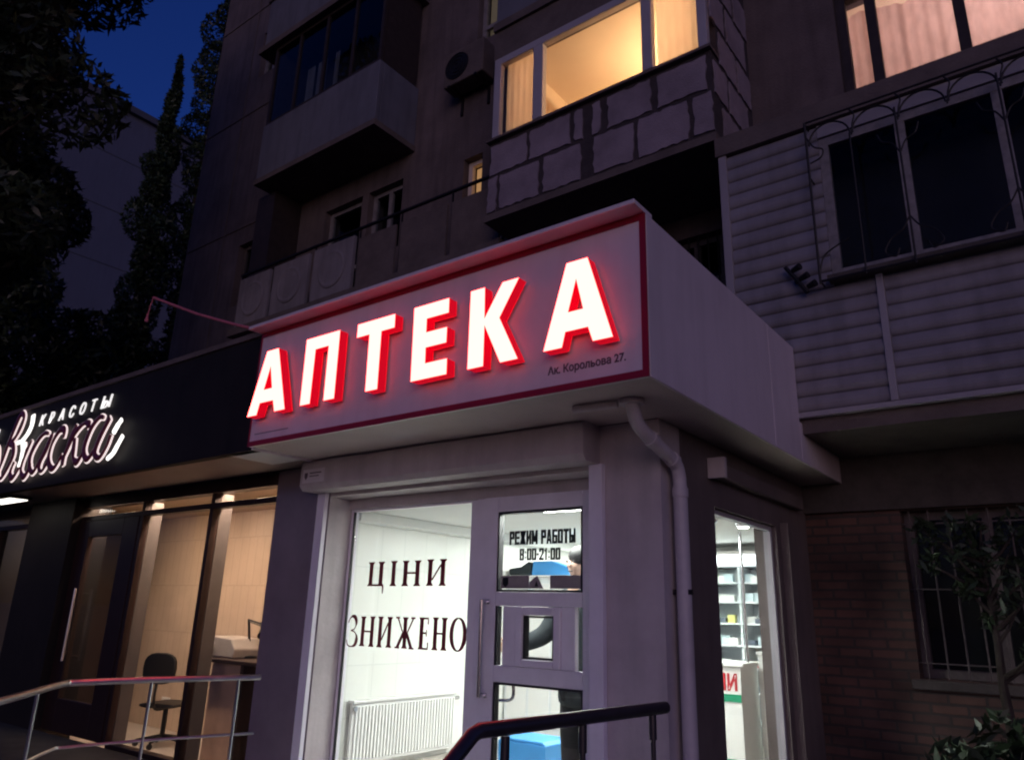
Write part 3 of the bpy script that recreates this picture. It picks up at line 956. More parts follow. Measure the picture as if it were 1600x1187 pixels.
# second line, taller and narrower
vl.build('lettering', 'vinyl_red', wn)
vl = MB()
T, B = 1.555, 1.322
zs_ = [(-5.082, 1.50), (-5.055, 1.545), (-5.015, 1.552), (-4.988, 1.525), (-4.985, 1.485), (-5.005, 1.452), (-5.04, 1.440), (-5.0, 1.430), (-4.972, 1.400), (-4.968, 1.365), (-4.985, 1.328), (-5.03, 1.314), (-5.07, 1.325), (-5.088, 1.365)]
zp = smoothline([(a, b, 0) for a, b in zs_], 5)
zw = [0.010 + 0.026*max(0, math.sin(2*math.pi*i/(len(zp)-1)*2 - 1.0))**1.0 if i < len(zp) else 0.01 for i in range(len(zp))]
curve_stroke([(q.x, q.y) for q in zp], zw)
stem(-4.900, B, T, 0.036, 0.014); stem(-4.790, B, T+0.003, 0.036, 0.014); bar(-4.882, -4.808, 1.432, 1.445)
stem(-4.695, B, T+0.004, 0.036, 0.014); stem(-4.588, B+0.003, T+0.004, 0.036, 0.014); diag(-4.677, 1.375, -4.606, 1.515, 0.015)
stem(-4.413, B+0.004, T+0.006, 0.036, 0.014)
diag(-4.385, 1.45, -4.325, T+0.004, 0.014); diag(-4.441, 1.45, -4.501, T+0.004, 0.014)
diag(-4.335, B+0.006, -4.400, 1.45, 0.032); diag(-4.493, B+0.006, -4.426, 1.45, 0.032)
bar(-4.52, -4.478, T-0.006, T+0.008); bar(-4.352, -4.308, T-0.006, T+0.008); bar(-4.518, -4.466, B+0.002, B+0.014); bar(-4.362, -4.308, B+0.002, B+0.014)
stem(-4.235, B+0.006, T+0.010, 0.036, 0.012); bar(-4.217, -4.165, T-0.004, T+0.010); bar(-4.217, -4.160, B+0.006, B+0.020); bar(-4.217, -4.180, 1.443, 1.456)
bar(-4.172, -4.163, T-0.04, T-0.004); bar(-4.168, -4.158, B+0.020, B+0.06); bar(-4.186, -4.178, 1.425, 1.475)
stem(-4.090, B+0.008, T+0.013, 0.036, 0.014); stem(-3.998, B+0.010, T+0.013, 0.036, 0.014); bar(-4.072, -4.016, 1.445, 1.458)
op = []; ow = []
for i in range(41):
    a = 2*math.pi*i/40
    op.append((-3.857+0.066*math.cos(a), 1.452+0.116*math.sin(a))); ow.append(0.008+0.030*abs(math.cos(a)))
curve_stroke(op, ow)
vl.build('lettering', 'vinyl_red', wn)

# door unit
dr = MB().box(-3.688, -3.605, GYf-0.03, GYf+0.05, 0.302, 2.523)
dr.box(-2.62, -2.525, GYf-0.03, GYf+0.05, 0.302, 2.523).box(-3.603, -2.622, GYf-0.03, GYf+0.05, 2.455, 2.523)
dr = dr.build('door', 'door_white', ph, bevel=0.004)
lf = MB()
Y0, Y1 = GYf-0.045, GYf+0.02
lf.box(-3.60, -3.475, Y0, Y1, 0.32, 2.452).box(-2.735, -2.625, Y0, Y1, 0.32, 2.452)
lf.box(-3.473, -2.737, Y0, Y1, 2.335, 2.452).box(-3.473, -2.737, Y0, Y1, 1.665, 1.76).box(-3.473, -2.737, Y0, Y1, 1.155, 1.262)
lf.box(-3.473, -2.737, Y0, Y1, 0.32, 0.47)
# middle field: board with the little hatch window, thin glass slots at both sides
lf.box(-3.405, -3.285, Y0+0.008, Y1-0.008, 1.264, 1.663).box(-2.905, -2.80, Y0+0.008, Y1-0.008, 1.264, 1.663)
lf.build('leaf', 'door_white', dr, bevel=0.003)
ht = MB()
ht.box(-3.283, -3.225, Y0-0.012, Y1, 1.266, 1.661).box(-2.962, -2.907, Y0-0.012, Y1, 1.266, 1.661).box(-3.223, -2.964, Y0-0.012, Y1, 1.266, 1.315).box(-3.223, -2.964, Y0-0.012, Y1, 1.605, 1.661)
ht.build('hatch_frame', 'door_white', dr, bevel=0.006)
gk = MB()
for x0, x1, z0, z1 in ((-3.473, -2.737, 1.762, 2.333), (-3.473, -2.737, 0.472, 1.153), (-3.223, -2.964, 1.317, 1.603)):
    gk.frame(x0+0.001, x1-0.001, z0+0.001, z1-0.001, Y0+0.006, Y1-0.006, 0.014)
gk.box(-3.472, -3.455, Y0+0.006, Y1-0.006, 1.264, 1.663)
gk.build('gasket', 'gasket', dr)
for x0, x1, z0, z1 in ((-3.459, -2.751, 1.776, 2.319), (-3.459, -2.751, 0.486, 1.139), (-3.209, -2.978, 1.331, 1.589), (-3.455, -3.405, 1.264, 1.663), (-2.80, -2.737, 1.264, 1.663)):
    MB().box(x0, x1, GYf-0.010, GYf-0.004, z0, z1).build('pane', 'pane', dr)
hd = MB().tube([(-3.545, Y0-0.065, 1.05), (-3.545, Y0-0.065, 1.70)], 0.014, 12)
hd.tube([(-3.545, Y0-0.065, 1.69), (-3.545, Y0-0.001, 1.69)], 0.012, 10).tube([(-3.545, Y0-0.065, 1.06), (-3.545, Y0-0.001, 1.06)], 0.012, 10)
hd.box(-3.60, -3.52, Y0-0.012, Y0-0.002, 1.675, 1.705).box(-3.60, -3.52, Y0-0.012, Y0-0.002, 1.045, 1.075)
hd.build('handle', 'chrome', dr, smooth=True)
MB().tube(smoothline([(-3.50, Y1+0.002, 1.03), (-3.42, Y1+0.05, 1.03), (-3.385, Y1+0.06, 1.06), (-3.385, Y1+0.06, 1.14)], 5), 0.012, 8).build('handle', 'chrome', dr, smooth=True)
a_, b_, c_ = (0, .36, 0, 1), (.64, 1, 0, 1), (0, 1, .80, 1)
BLK = {  # heavy condensed capitals: bars (x0, x1, z0, z1) and slanted strokes (xa, za, xb, zb, width) in a unit cell
 'Р': [a_, (.3, .95, .80, 1), (.3, .95, .40, .58), (.66, 1, .45, .95)],
 'Е': [a_, (.3, 1, .80, 1), (.3, .92, .42, .58), (.3, 1, 0, .20)],
 'Ж': [(.36, .64, 0, 1), (.12, 0, .40, .55, .30), (.12, 1, .40, .45, .30), (.88, 0, .60, .55, .30), (.88, 1, .60, .45, .30)],
 'И': [(0, .34, 0, 1), (.66, 1, 0, 1), (.22, .10, .78, .90, .26)],
 'М': [(0, .27, 0, 1), (.73, 1, 0, 1), (.20, 1, .5, .15, .26), (.80, 1, .5, .15, .26)],
 'А': [(.17, 0, .42, 1, .34), (.83, 0, .58, 1, .34), (.28, .72, .18, .36)],
 'Б': [a_, (.3, .95, .82, 1), (.3, .95, .44, .60), (.3, .95, 0, .18), (.66, 1, .06, .54)],
 'О': [(0, .36, .06, .94), (.64, 1, .06, .94), (.08, .92, .82, 1), (.08, .92, 0, .18)],
 'Т': [(.32, .68, 0, 1), c_],
 'Ы': [(0, .26, 0, 1), (.2, .6, .42, .58), (.2, .6, 0, .18), (.42, .66, .05, .53), (.76, 1, 0, 1)],
 '0': [(0, .36, .06, .94), (.64, 1, .06, .94), (.08, .92, .82, 1), (.08, .92, 0, .18)],
 '8': [(0, .36, .06, .44), (.64, 1, .06, .44), (.04, .38, .56, .94), (.62, .96, .56, .94), (.08, .92, .84, 1), (.08, .92, 0, .16), (.08, .92, .42, .58)],
 '2': [(.08, .92, .82, 1), (.64, 1, .55, .92), (0, .34, .68, .90), (.18, .1, .82, .6, .34), (0, 1, 0, .18)],
 '1': [(.36, .72, 0, 1), (.1, .4, .72, .86)],
 ':': [(.3, .7, .14, .34), (.3, .7, .58, .78)],
 '-': [(.05, .95, .40, .58)],
}
def block_line(word, x, z, w_, h_, gap):
    m_ = MB()
    for ch in word:
        cw = w_*(.42 if ch in ':-' else .72 if ch == '1' else 1.2 if ch in 'ЖМЫ' else .5 if ch == ' ' else 1.0)
        for q_, st_k in enumerate(BLK.get(ch, [])):
            d_ = 0.0008 + 0.00025*q_
            if len(st_k) == 4:
                g0, g1 = max(0, st_k[0]-.05), min(1, st_k[1]+.05)
                m_.box(x+g0*cw, x+g1*cw, GYf-0.0108-d_, GYf-0.0106, z+st_k[2]*h_, z+st_k[3]*h_)
            else:
                xa, za, xb, zb, t_k = st_k
                m_.prism_xz([(x+(xa-t_k/2)*cw, z+za*h_), (x+(xa+t_k/2)*cw, z+za*h_), (x+(xb+t_k/2)*cw, z+zb*h_), (x+(xb-t_k/2)*cw, z+zb*h_)], GYf-0.0108-d_, GYf-0.0106)
        x += cw + gap
    return m_
tx = block_line('РЕЖИМ РАБОТЫ', -3.385, 2.092, 0.0445, 0.100, 0.0032)
tx2 = block_line('8:00-21:00', -3.29, 1.980, 0.041, 0.084, 0.003)
tx.build('lettering', 'vinyl_black', dr)
tx2.build('opening_hours', 'vinyl_black', dr)
st = MB().box(-3.452, -3.20, GYf-0.0125, GYf-0.0105, 1.785, 1.875).box(-3.02, -2.76, GYf-0.0125, GYf-0.0105, 1.785, 1.875)
st.prism_xz([(-3.198, 1.785), (-3.075, 1.785), (-3.13, 1.875), (-3.198, 1.83)], GYf-0.0125, GYf-0.0105)
st.build('sticker', 'sticker_grey', dr)
sh = MB().prism_xz([(-3.435, 1.862), (-3.385, 1.862), (-3.385, 1.815), (-3.41, 1.793), (-3.435, 1.815)], GYf-0.0145, GYf-0.013)
sh.build('sticker', 'vinyl_black', dr)
sh = MB().prism_xz([(-3.15, 1.80), (-3.12, 1.80), (-3.135, 1.84)], GYf-0.0145, GYf-0.013)
sh.build('sticker', 'vinyl_black', dr)

# side window frame and pane
sf = MB().frame(5.033, 6.327, 0.453, 2.362, 2.07, 2.13, 0.035)
sf.v = [(-y, x, z) for x, y, z in sf.v]
sf = sf.build('window', 'pvc', ph)
MB().box(-2.103, -2.097, 5.06, 6.30, 0.48, 2.335).build('pane', 'pane', sf)

# interior shell
IX0, IX1, IY0, IY1, IZ0, IZ1 = -5.28, -2.222, 4.492, 9.0, 0.30, 2.455
ia = MB().quad((IX0, IY0, IZ0), (IX0, IY1, IZ0), (IX0, IY1, IZ1), (IX0, IY0, IZ1)).quad((IX0, IY1, IZ0), (IX1, IY1, IZ0), (IX1, IY1, IZ1), (IX0, IY1, IZ1))
ia.quad((IX1, 7.192, IZ0), (IX1, IY1, IZ0), (IX1, IY1, IZ1), (IX1, 7.192, IZ1))
ia.build('interior_wall', 'tile_white', ph)
MB().box(IX0, IX1, IY0+0.002, IY1, IZ1, IZ1+0.04).build('ceiling', 'plaster_white', ph)
MB().box(IX0, IX1, IY0, IY1, 0.26, IZ0).build('floor', 'floor_tile', ph)
MB().box(IX0+0.002, IX0+0.16, IY0+0.06, IY1-0.02, IZ1-0.09, IZ1-0.003).build('cornice', 'plaster_white', ph, bevel=0.005)
# small white notice with a shield on the shutter box
nb = thing('alarm_notice', (-5.05, WY-0.218, 2.60), 'small pale notice with a dark shield on the shutter box left of the door', 'notice')
MB().box(-5.26, -4.98, WY-0.221, WY-0.2165, 2.62, 2.735).build('plate', 'sticker_white', nb)
MB().prism_xz([(-5.235, 2.705), (-5.195, 2.705), (-5.195, 2.67), (-5.215, 2.645), (-5.235, 2.67)], WY-0.2225, WY-0.2212).box(-5.17, -5.02, WY-0.2225, WY-0.2212, 2.695, 2.705).box(-5.17, -5.05, WY-0.2225, WY-0.2212, 2.67, 2.678).build('print', 'print_grey', nb)

# ------------------------------------------------------------------ pharmacy sign
sg = thing('pharmacy_sign', (-3.4, 3.38, 2.82), 'long white sign panel with red border and glowing red sided letters above the shop door', 'sign')
SX0, SX1, SZ0, SZ1, SY = -5.19, -1.672, 2.815, 3.768, 3.37
MB().box(SX0, SX1-0.02, SY, SY+0.026, SZ0, SZ1).build('panel', 'panel_white', sg)
bd = MB()
t = 0.038
bd.box(SX0-0.004, SX1, SY-0.006, SY-0.0015, SZ0-0.002, SZ0+t).box(SX0-0.004, SX1, SY-0.006, SY-0.0015, SZ1-t, SZ1+0.001).box(SX1-t, SX1, SY-0.006, SY-0.0015, SZ0+t, SZ1-t).box(SX0-0.004, SX0+0.012, SY-0.006, SY-0.0015, SZ0+t, SZ1-t)
bd.build('border', 'border_red', sg)
LF, LB = 3.27, 3.345
B, T = 3.025, 3.54
LET = [
 ([(-5.103, B), (-4.983, B), (-4.958, 3.118), (-4.790, 3.118), (-4.757, B), (-4.632, B), (-4.800, T), (-4.945, T)], [(-4.876, 3.408), (-4.822, 3.220), (-4.929, 3.220)]),
 ([(-4.45, B), (-4.340, B), (-4.340, 3.443), (-4.190, 3.443), (-4.185, B), (-4.073, B), (-4.080, T), (-4.455, T)], None),
 ([(-3.887, 3.442), (-3.887, T), (-3.515, T), (-3.513, 3.442), (-3.640, 3.442), (-3.635, B), (-3.750, B), (-3.758, 3.442)], None),
 ([(-3.322, B), (-3.334, T), (-3.025, T), (-3.023, 3.440), (-3.214, 3.440), (-3.212, 3.342), (-3.030, 3.342), (-3.030, 3.238), (-3.208, 3.238), (-3.204, 3.128), (-3.016, 3.128), (-3.014, B)], None),
 ([(-2.842, B), (-2.842, T), (-2.730, T), (-2.724, 3.330), (-2.590, T), (-2.468, T), (-2.608, 3.312), (-2.462, B), (-2.590, B), (-2.722, 3.290), (-2.720, B)], None),
 ([(-2.280, B+.008), (-2.156, B+.008), (-2.134, 3.122), (-1.985, 3.122), (-1.955, B+.008), (-1.832, B+.008), (-1.988, T), (-2.127, T)], [(-2.063, 3.430), (-2.016, 3.235), (-2.117, 3.235)]),
]
def letter_face(outer, inner, y, out):
    bm = bmesh.new()
    def loop(pl):
        vs = [bm.verts.new((x, y, z)) for x, z in pl]
        return [bm.edges.new((vs[i], vs[(i+1) % len(vs)])) for i in range(len(vs))]
    e = loop(outer)
    if inner: e += loop(inner)
    bmesh.ops.triangle_fill(bm, use_beauty=True, use_dissolve=False, edges=e)
    bm.verts.index_update()
    out.add([v.co[:] for v in bm.verts], [tuple(v.index for v in f.verts) for f in bm.faces])
    bm.free()
for outer, inner in LET:
    fm = MB()
    letter_face(outer, inner, LF, fm)
    fo = fm.build('letter', 'letter_white', sg)
    sd = MB()
    sd.prism_xz(outer, LF+0.001, LB, caps=False)
    if inner: sd.prism_xz(inner, LF+0.001, LB, caps=False)
    sd.build('letter_side', 'letter_red_glow', fo)
    hb = MB()
    letter_face(outer, inner, LB+0.001, hb)
    hb.build('added_back_glow', 'added_halo_red', fo)  # glowing plate added behind each letter to tint the panel
ad = text_mb('Ак. Корольова 27.', -2.315, SY-0.001, 2.925, 0.047, 0.505, 0.0025, 0.022)
ad.build('address_text', 'print_grey', sg)
MB().box(-5.12, -4.70, SY-0.002, SY-0.0005, 2.905, 2.910).build('small_print', 'print_grey', sg)

# ------------------------------------------------------------------ drainpipe
dp = thing('drainpipe', (-1.96, 4.33, 0.05), 'white plastic drainpipe with an offset bend on the pharmacy corner', 'drainpipe')
pth = smoothline([(-1.975, 3.74, 2.80), (-1.972, 3.76, 2.74), (-1.97, 3.80, 2.685), (-1.965, 3.90, 2.64), (-1.962, 4.15, 2.57), (-1.96, 4.27, 2.53), (-1.96, 4.315, 2.46), (-1.96, 4.32, 2.38)], 5)
MB().tube(pth, 0.042, 14).build('bend', 'pipe_white', dp, smooth=True)
MB().tube([(-1.96, 4.32, 2.40), (-1.96, 4.33, 0.06)], 0.045, 14).build('pipe', 'pipe_white', dp, smooth=True)
cl_ = MB().tube([(-1.975, 3.74, 2.818), (-1.975, 3.74, 2.79)], 0.072, 16).tube([(-1.9645, 3.93, 2.632), (-1.9635, 3.99, 2.615)], 0.049, 14).tube([(-1.9605, 4.21, 2.555), (-1.96, 4.25, 2.543)], 0.049, 14).tube([(-1.96, 4.32, 2.385), (-1.96, 4.32, 2.33)], 0.051, 14)
cl_.build('collar', 'pipe_white', dp, smooth=True)
for z in (1.75, 0.7):
    MB().tube([(-1.96, 4.33, z), (-1.96, 4.33, z+0.03)], 0.050, 14).box(-2.028, -1.99, 4.31, 4.35, z, z+0.03).build('bracket', 'iron', dp)
hp = MB().tube([(-2.05, 3.705, 2.795), (-2.33, 3.668, 2.79)], 0.022, 10)
single(hp, 'conduit', 'pipe_white', (-2.19, 3.69, 2.79), 'short pale conduit running under the soffit beside the drainpipe outlet', 'conduit', smooth=True)

# ------------------------------------------------------------------ handrails
hr = thing('handrail', (-1.43, 1.74, 0.30), 'dark painted handrail with a bend in front of the pharmacy door', 'handrail')
MB().tube([(-1.43, 1.10, 0.86), (-1.427, 1.735, 1.295), (-1.424, 1.76, 1.305), (-1.34, 2.75, 1.30)], 0.0215, 14).build('top_rail', 'rail_dark', hr, smooth=True)
for x, y in ((-1.415, 1.87), (-1.384, 2.24), (-1.348, 2.66)):
    MB().tube([(x, y, 0.30), (x, y, 1.20)], 0.009, 10).tube([(x, y, 1.20), (x, y, 1.282)], 0.014, 10).build('post', 'rail_dark', hr, smooth=True)
MB().tube([(-1.43, 1.14, 0.06), (-1.43, 1.14, 0.88)], 0.016, 10).build('post', 'rail_dark', hr, smooth=True)

hl = thing('ramp_handrail', (-4.7, 2.4, 0.2), 'thin stainless steel handrail along the ramp by the salon window', 'handrail')
zt = 1.15
top = smoothline([(-3.62, 1.05, 1.155), (-4.24, 1.62, 1.15), (-4.86, 2.15, 1.15), (-4.93, 2.30, 1.15), (-4.85, 2.75, 1.15), (-4.66, 3.36, 1.15)], 5)
MB().tube(top, 0.019, 12).build('top_rail', 'steel', hl, smooth=True)
mid = [(q.x, q.y, 0.80) for q in top]
MB().tube(mid, 0.009, 8).build('mid_rail', 'steel', hl, smooth=True)
for x, y in ((-4.10, 1.49), (-4.58, 1.92), (-4.86, 2.70), (-4.70, 3.22)):
    MB().tube([(x, y, 0.10), (x, y, 1.14)], 0.010, 8).build('post', 'steel', hl, smooth=True)

# ------------------------------------------------------------------ inside the pharmacy
rd = thing('radiator', (-5.22, 5.4, 0.3), 'white ribbed panel radiator on the wall behind the lettered window', 'radiator')
rb = MB().box(-5.245, -5.215, 4.72, 6.05, 0.36, 0.84)
for i in range(33):
    y = 4.75 + i*0.0395
    rb.box(-5.213, -5.198, y, y+0.022, 0.39, 0.81)
rb.build('panel', 'enamel', rd, bevel=0.003)
MB().box(-5.268, -5.19, 4.71, 6.06, 0.842, 0.865).build('top_grille', 'enamel', rd, bevel=0.003)
MB().tube([(-5.23, 6.06, 0.80), (-5.23, 6.12, 0.80)], 0.018, 10).tube([(-5.20, 4.735, 0.80), (-5.185, 4.735, 0.80)], 0.022, 10).build('valve', 'steel', rd)

def ceiling_light(x, y, label):
    c_ = thing('ceiling_light', (x, y, IZ1), label, 'ceiling light', 'square ceiling lights in the pharmacy')
    MB().frame(x-0.32, x+0.32, 0, 0.64, IZ1-0.035, IZ1-0.002, 0.02)
    f2 = MB()
    f2.box(x-0.32, x+0.32, y-0.32, y+0.32, IZ1-0.030, IZ1-0.003)
    f2.build('frame', 'enamel', c_)
    MB().box(x-0.29, x+0.29, y-0.29, y+0.29, IZ1-0.038, IZ1-0.031).build('diffuser', 'ceiling_lamp_white', c_)
ceiling_light(-3.25, 4.84, 'square white ceiling light just inside above the pharmacy door')
ceiling_light(-3.3, 6.3, 'square white ceiling light in the middle of the pharmacy')
ceiling_light(-4.3, 7.75, 'square white ceiling light near the back of the pharmacy')
ceiling_light(-3.66, 6.95, 'unseen square ceiling light added to brighten the pharmacy walls')  # extra lamp kept out of sight, added to whiten the interior
for x, y, lab in ((-2.46, 6.75, 'bright round spotlight nearest the side window'), (-2.62, 6.35, 'round spotlight just in front of the other, seen at the top of the side window')):
    c_ = thing('spotlight', (x, y, IZ1), lab, 'spotlight', 'round spotlights in the ceiling by the side window')
    MB().lathe([(0.075, -0.004), (0.07, -0.03), (0.055, -0.035)], (x, y, IZ1), 18).build('ring', 'chrome', c_)
    MB().lathe([(0.050, -0.0355), (0.045, -0.045)], (x, y, IZ1), 18).build('lens', 'spot_white', c_)

# shelf unit on the back wall with medicine boxes
su = thing('shelf_unit', (-3.4, 8.7, 0.3), 'white open shelf unit of medicines seen through the side window', 'shelf unit')
MB().box(-4.6, -2.45, 8.86, 8.90, 0.3, 2.18).build('back_panel', 'shelf_white', su)
for x in (-4.6, -4.06, -3.62, -3.20, -2.80, -2.47):
    MB().box(x, x+0.025, 8.50, 8.858, 0.3, 2.18).build('upright', 'shelf_white', su)
levels = [0.55, 0.85, 1.10, 1.33, 1.56, 1.79, 2.0]
for z in levels:
    MB().box(-4.60, -2.45, 8.478, 8.498, z, z+0.018).box(-4.57, -2.48, 8.505, 8.855, z+0.001, z+0.016).build('shelf', 'shelf_white', su)
tl = thing('valance_light', (-3.4, 8.5, 2.2), 'long white lit valance above the medicine shelves', 'light fixture')
MB().box(-4.6, -2.45, 8.50, 8.85, 2.19, 2.36).build('box', 'shelf_white', tl)
MB().box(-4.58, -2.47, 8.44, 8.498, 2.21, 2.31).build('tube', 'tube_white', tl, bevel=0.01)
MB().box(-4.6, -2.45, 8.47, 8.499, 2.325, 2.36).build('trim', 'plastic_grey', tl)
cols_ = [(0.72, 0.72, 0.70), (0.35, 0.42, 0.50), (0.10, 0.12, 0.16), (0.62, 0.58, 0.20), (0.55, 0.66, 0.70), (0.5, 0.12, 0.12)]
for i, c in enumerate(cols_):
    mat('carton_%d' % i, c, 0.5, 0.06, 8)
protos = []
for i in range(len(cols_)):
    hx, hy, hz = random.uniform(0.03, 0.06), 0.04, random.uniform(0.05, 0.10)
    m_ = MB().box(-hx, hx, -hy, hy, 0, hz)
    m_.box(-hx*0.7, hx*0.7, -hy-0.002, -hy-0.0005, hz*0.3, hz*0.6)
    o = m_.build('medicine_box', 'carton_%d' % i, None, bevel=0.002)
    tag(o, 'small medicine carton standing on the white pharmacy shelves', 'medicine box', 'medicine cartons on the pharmacy shelves')
    protos.append([o, False])
rnd = random.Random(3)
for z in levels[1:]:
    for xa, xb in ((-3.57, -3.22), (-3.15, -2.83), (-2.75, -2.50)):
        x = xa + 0.05
        while x < xb - 0.05:
            if rnd.random() < 0.93:
                pr = protos[rnd.choices(range(6), [6, 2, 1.2, 1.0, 3, 0.4])[0]]
                if not pr[1]:
                    o = pr[0]; pr[1] = True
                else:
                    o = pr[0].copy(); C.objects.link(o)
                o.location = (x, 8.58 + rnd.uniform(0, 0.06), z + 0.018)
                o.rotation_euler = (0, 0, rnd.uniform(-0.15, 0.15))
            x += rnd.uniform(0.075, 0.11)
for pr in protos:
    if not pr[1]:
        pr[0].location = (-4.3, 8.6, levels[2]+0.018)

# counter with the red word, glass screen pole, partition
ct = thing('counter', (-3.2, 7.3, 0.3), 'white pharmacy counter with green stripes and red letters', 'counter')
MB().box(-4.5, -2.70, 7.10, 7.55, 0.34, 1.20).build('body', 'enamel', ct, bevel=0.004)
MB().box(-4.52, -2.66, 7.07, 7.58, 1.203, 1.235).build('top', 'enamel', ct, bevel=0.006)
MB().box(-4.5, -2.702, 7.092, 7.098, 0.90, 0.965).build('stripe', 'green_band', ct)
MB().box(-4.5, -2.702, 7.092, 7.098, 0.36, 0.425).build('stripe', 'green_band', ct)
rt_ = text_mb('ЦІНИ', -3.10, 7.097, 1.0, 0.135, 0.365, 0.003, 0.038)
rt_.build('lettering', 'letter_red', ct)
pl = thing('glass_screen', (-2.62, 7.35, 1.24), 'chrome pole with a glass screen standing on the counter end', 'glass screen')
MB().tube([(-2.70, 7.30, 1.236), (-2.70, 7.30, 2.44)], 0.014, 12).build('pole', 'chrome', pl, smooth=True)
MB().box(-3.9, -2.72, 7.297, 7.303, 1.45, 2.1).build('pane', 'pane', pl)
lw = MB().box(-2.655, -2.36, 7.45, 7.50, 0.302, 1.30)
lw.box(-2.665, -2.35, 7.43, 7.52, 1.302, 1.33)
single(lw, 'partition', 'enamel', (-2.5, 7.47, 0.302), 'low white partition between the counter and the side wall', 'partition', bevel=0.004)

# tall display with blue carton and dark bag, seen through the door
dc = thing('display_cabinet', (-4.2, 7.0, 0.3), 'white display cabinet behind the glass of the pharmacy door', 'cabinet')
MB().box(-5.25, -4.05, 6.9, 7.05, 0.302, 1.99).build('body', 'shelf_white', dc, bevel=0.004)
MB().box(-5.26, -4.03, 6.87, 7.06, 1.992, 2.015).build('top', 'enamel', dc, bevel=0.004)
for k in range(4):
    MB().box(-5.22+k*0.29, -4.96+k*0.29, 6.892, 6.898, 0.5, 1.93).build('drawer_front', 'enamel', dc, bevel=0.003)
bx = MB().prism_xz([(-4.92, 2.017), (-4.42, 2.017), (-4.44, 2.10), (-4.66, 2.165), (-4.90, 2.165)], 6.90, 7.04)
single(bx, 'carton', 'carton_blue', (-4.67, 6.97, 2.016), 'bright blue carton on the cabinet top behind the door glass', 'carton', bevel=0.004)
bg_ = MB()
bg_.prism_xz([(-5.24, 2.017), (-4.935, 2.017), (-4.93, 2.14), (-4.97, 2.17), (-5.08, 2.11), (-5.24, 2.09)], 6.9, 7.04)
single(bg_, 'bag', 'cloth_dark', (-5.09, 6.97, 2.016), 'dark soft bag lying on the cabinet beside the blue carton', 'bag', bevel=0.02)
b2 = MB().box(-4.2, -3.72, 5.45, 5.85, 0.302, 0.60)
b2.prism_xz([(-4.2, 0.601), (-3.72, 0.601), (-3.76, 0.625), (-4.16, 0.625)], 5.46, 5.84)
single(b2, 'carton', 'carton_blue', (-3.96, 5.65, 0.302), 'large blue box on the floor low behind the door', 'carton', bevel=0.006)

# ------------------------------------------------------------------ person behind the door
def skin_obj(name, verts, edges, radii, material, parent, level=2):
    me = bpy.data.meshes.new(name)
    off = Vector(OFF[parent.name])
    me.from_pydata([tuple(Vector(v)-off) for v in verts], edges, [])
    me.materials.append(M[material])
    o = bpy.data.objects.new(name, me)
    C.objects.link(o)
    o.parent = parent
    OFF[o.name] = tuple(off)
    sk = o.modifiers.new('skin', 'SKIN')
    sk.use_smooth_shade = True
    lay = me.skin_vertices[0] if me.skin_vertices else None
    if lay is None:
        bm = bmesh.new(); bm.from_mesh(me); bm.verts.layers.skin.verify(); bm.to_mesh(me); bm.free()
        lay = me.skin_vertices[0]
    for i, r_ in enumerate(radii):
        lay.data[i].radius = r_ if isinstance(r_, tuple) else (r_, r_)
        lay.data[i].use_root = (i == 0)
    sub = o.modifiers.new('sub', 'SUBSURF')
    sub.levels = level
    sub.render_levels = level
    return o
px, py, pz = -3.07, 4.98, 0.302
person = thing('person', (px, py, pz), 'person in a dark jacket standing just inside the pharmacy door, one arm bent', 'person')
def pp(dx, dy, dz): return (px+dx, py+dy, pz+dz)
V = [pp(0, 0, .93), pp(0, 0, 1.12), pp(0, -.01, 1.32), pp(0, -.01, 1.46), pp(-.01, -.02, 1.54), pp(-.02, -.045, 1.64), pp(-.02, -.05, 1.72),
     pp(-.17, -.02, 1.42), pp(-.25, -.12, 1.16), pp(-.44, -.24, 1.08), pp(-.53, -.26, 1.07),
     pp(.17, -.01, 1.42), pp(.24, .02, 1.14), pp(.22, -.08, .90), pp(.22, -.10, .82),
     pp(-.095, 0, .85), pp(-.10, -.01, .48), pp(-.10, .02, .09), pp(-.11, -.12, .04),
     pp(.095, 0, .85), pp(.11, 0, .48), pp(.11, .03, .09), pp(.12, -.11, .04)]
E_ = [(0, 1), (1, 2), (2, 3), (3, 4), (4, 5), (5, 6), (3, 7), (7, 8), (8, 9), (9, 10), (3, 11), (11, 12), (12, 13), (13, 14), (0, 15), (15, 16), (16, 17), (17, 18), (0, 19), (19, 20), (20, 21), (21, 22)]
rad = [(.15, .11), (.14, .10), (.16, .11), (.10, .08), .052, (.068, .085), (.07, .088), .06, .045, .03, .035, .06, .045, .03, .035, .085, .06, .042, .04, .085, .06, .042, .04]
body = skin_obj('body', V, E_, rad, 'skin', person)
# five fingers on the bent hand, grown from the palm
h = Vector(pp(-.53, -.26, 1.07))
for k, (dz, ln) in enumerate(((.028, .070), (.010, .080), (-.010, .074), (-.028, .058))):
    MB().tube([h+Vector((-.02, -.005, dz)), h+Vector((-.02-ln*.5, -.012, dz)), h+Vector((-.02-ln, .004, dz-.008))], [.009, .0085, .007], 8).build('finger', 'skin', body, smooth=True)
MB().tube([h+Vector((.02, -.01, .03)), h+Vector((-.005, -.03, .055)), h+Vector((-.03, -.04, .062))], [.011, .010, .008], 8).build('thumb', 'skin', body, smooth=True)
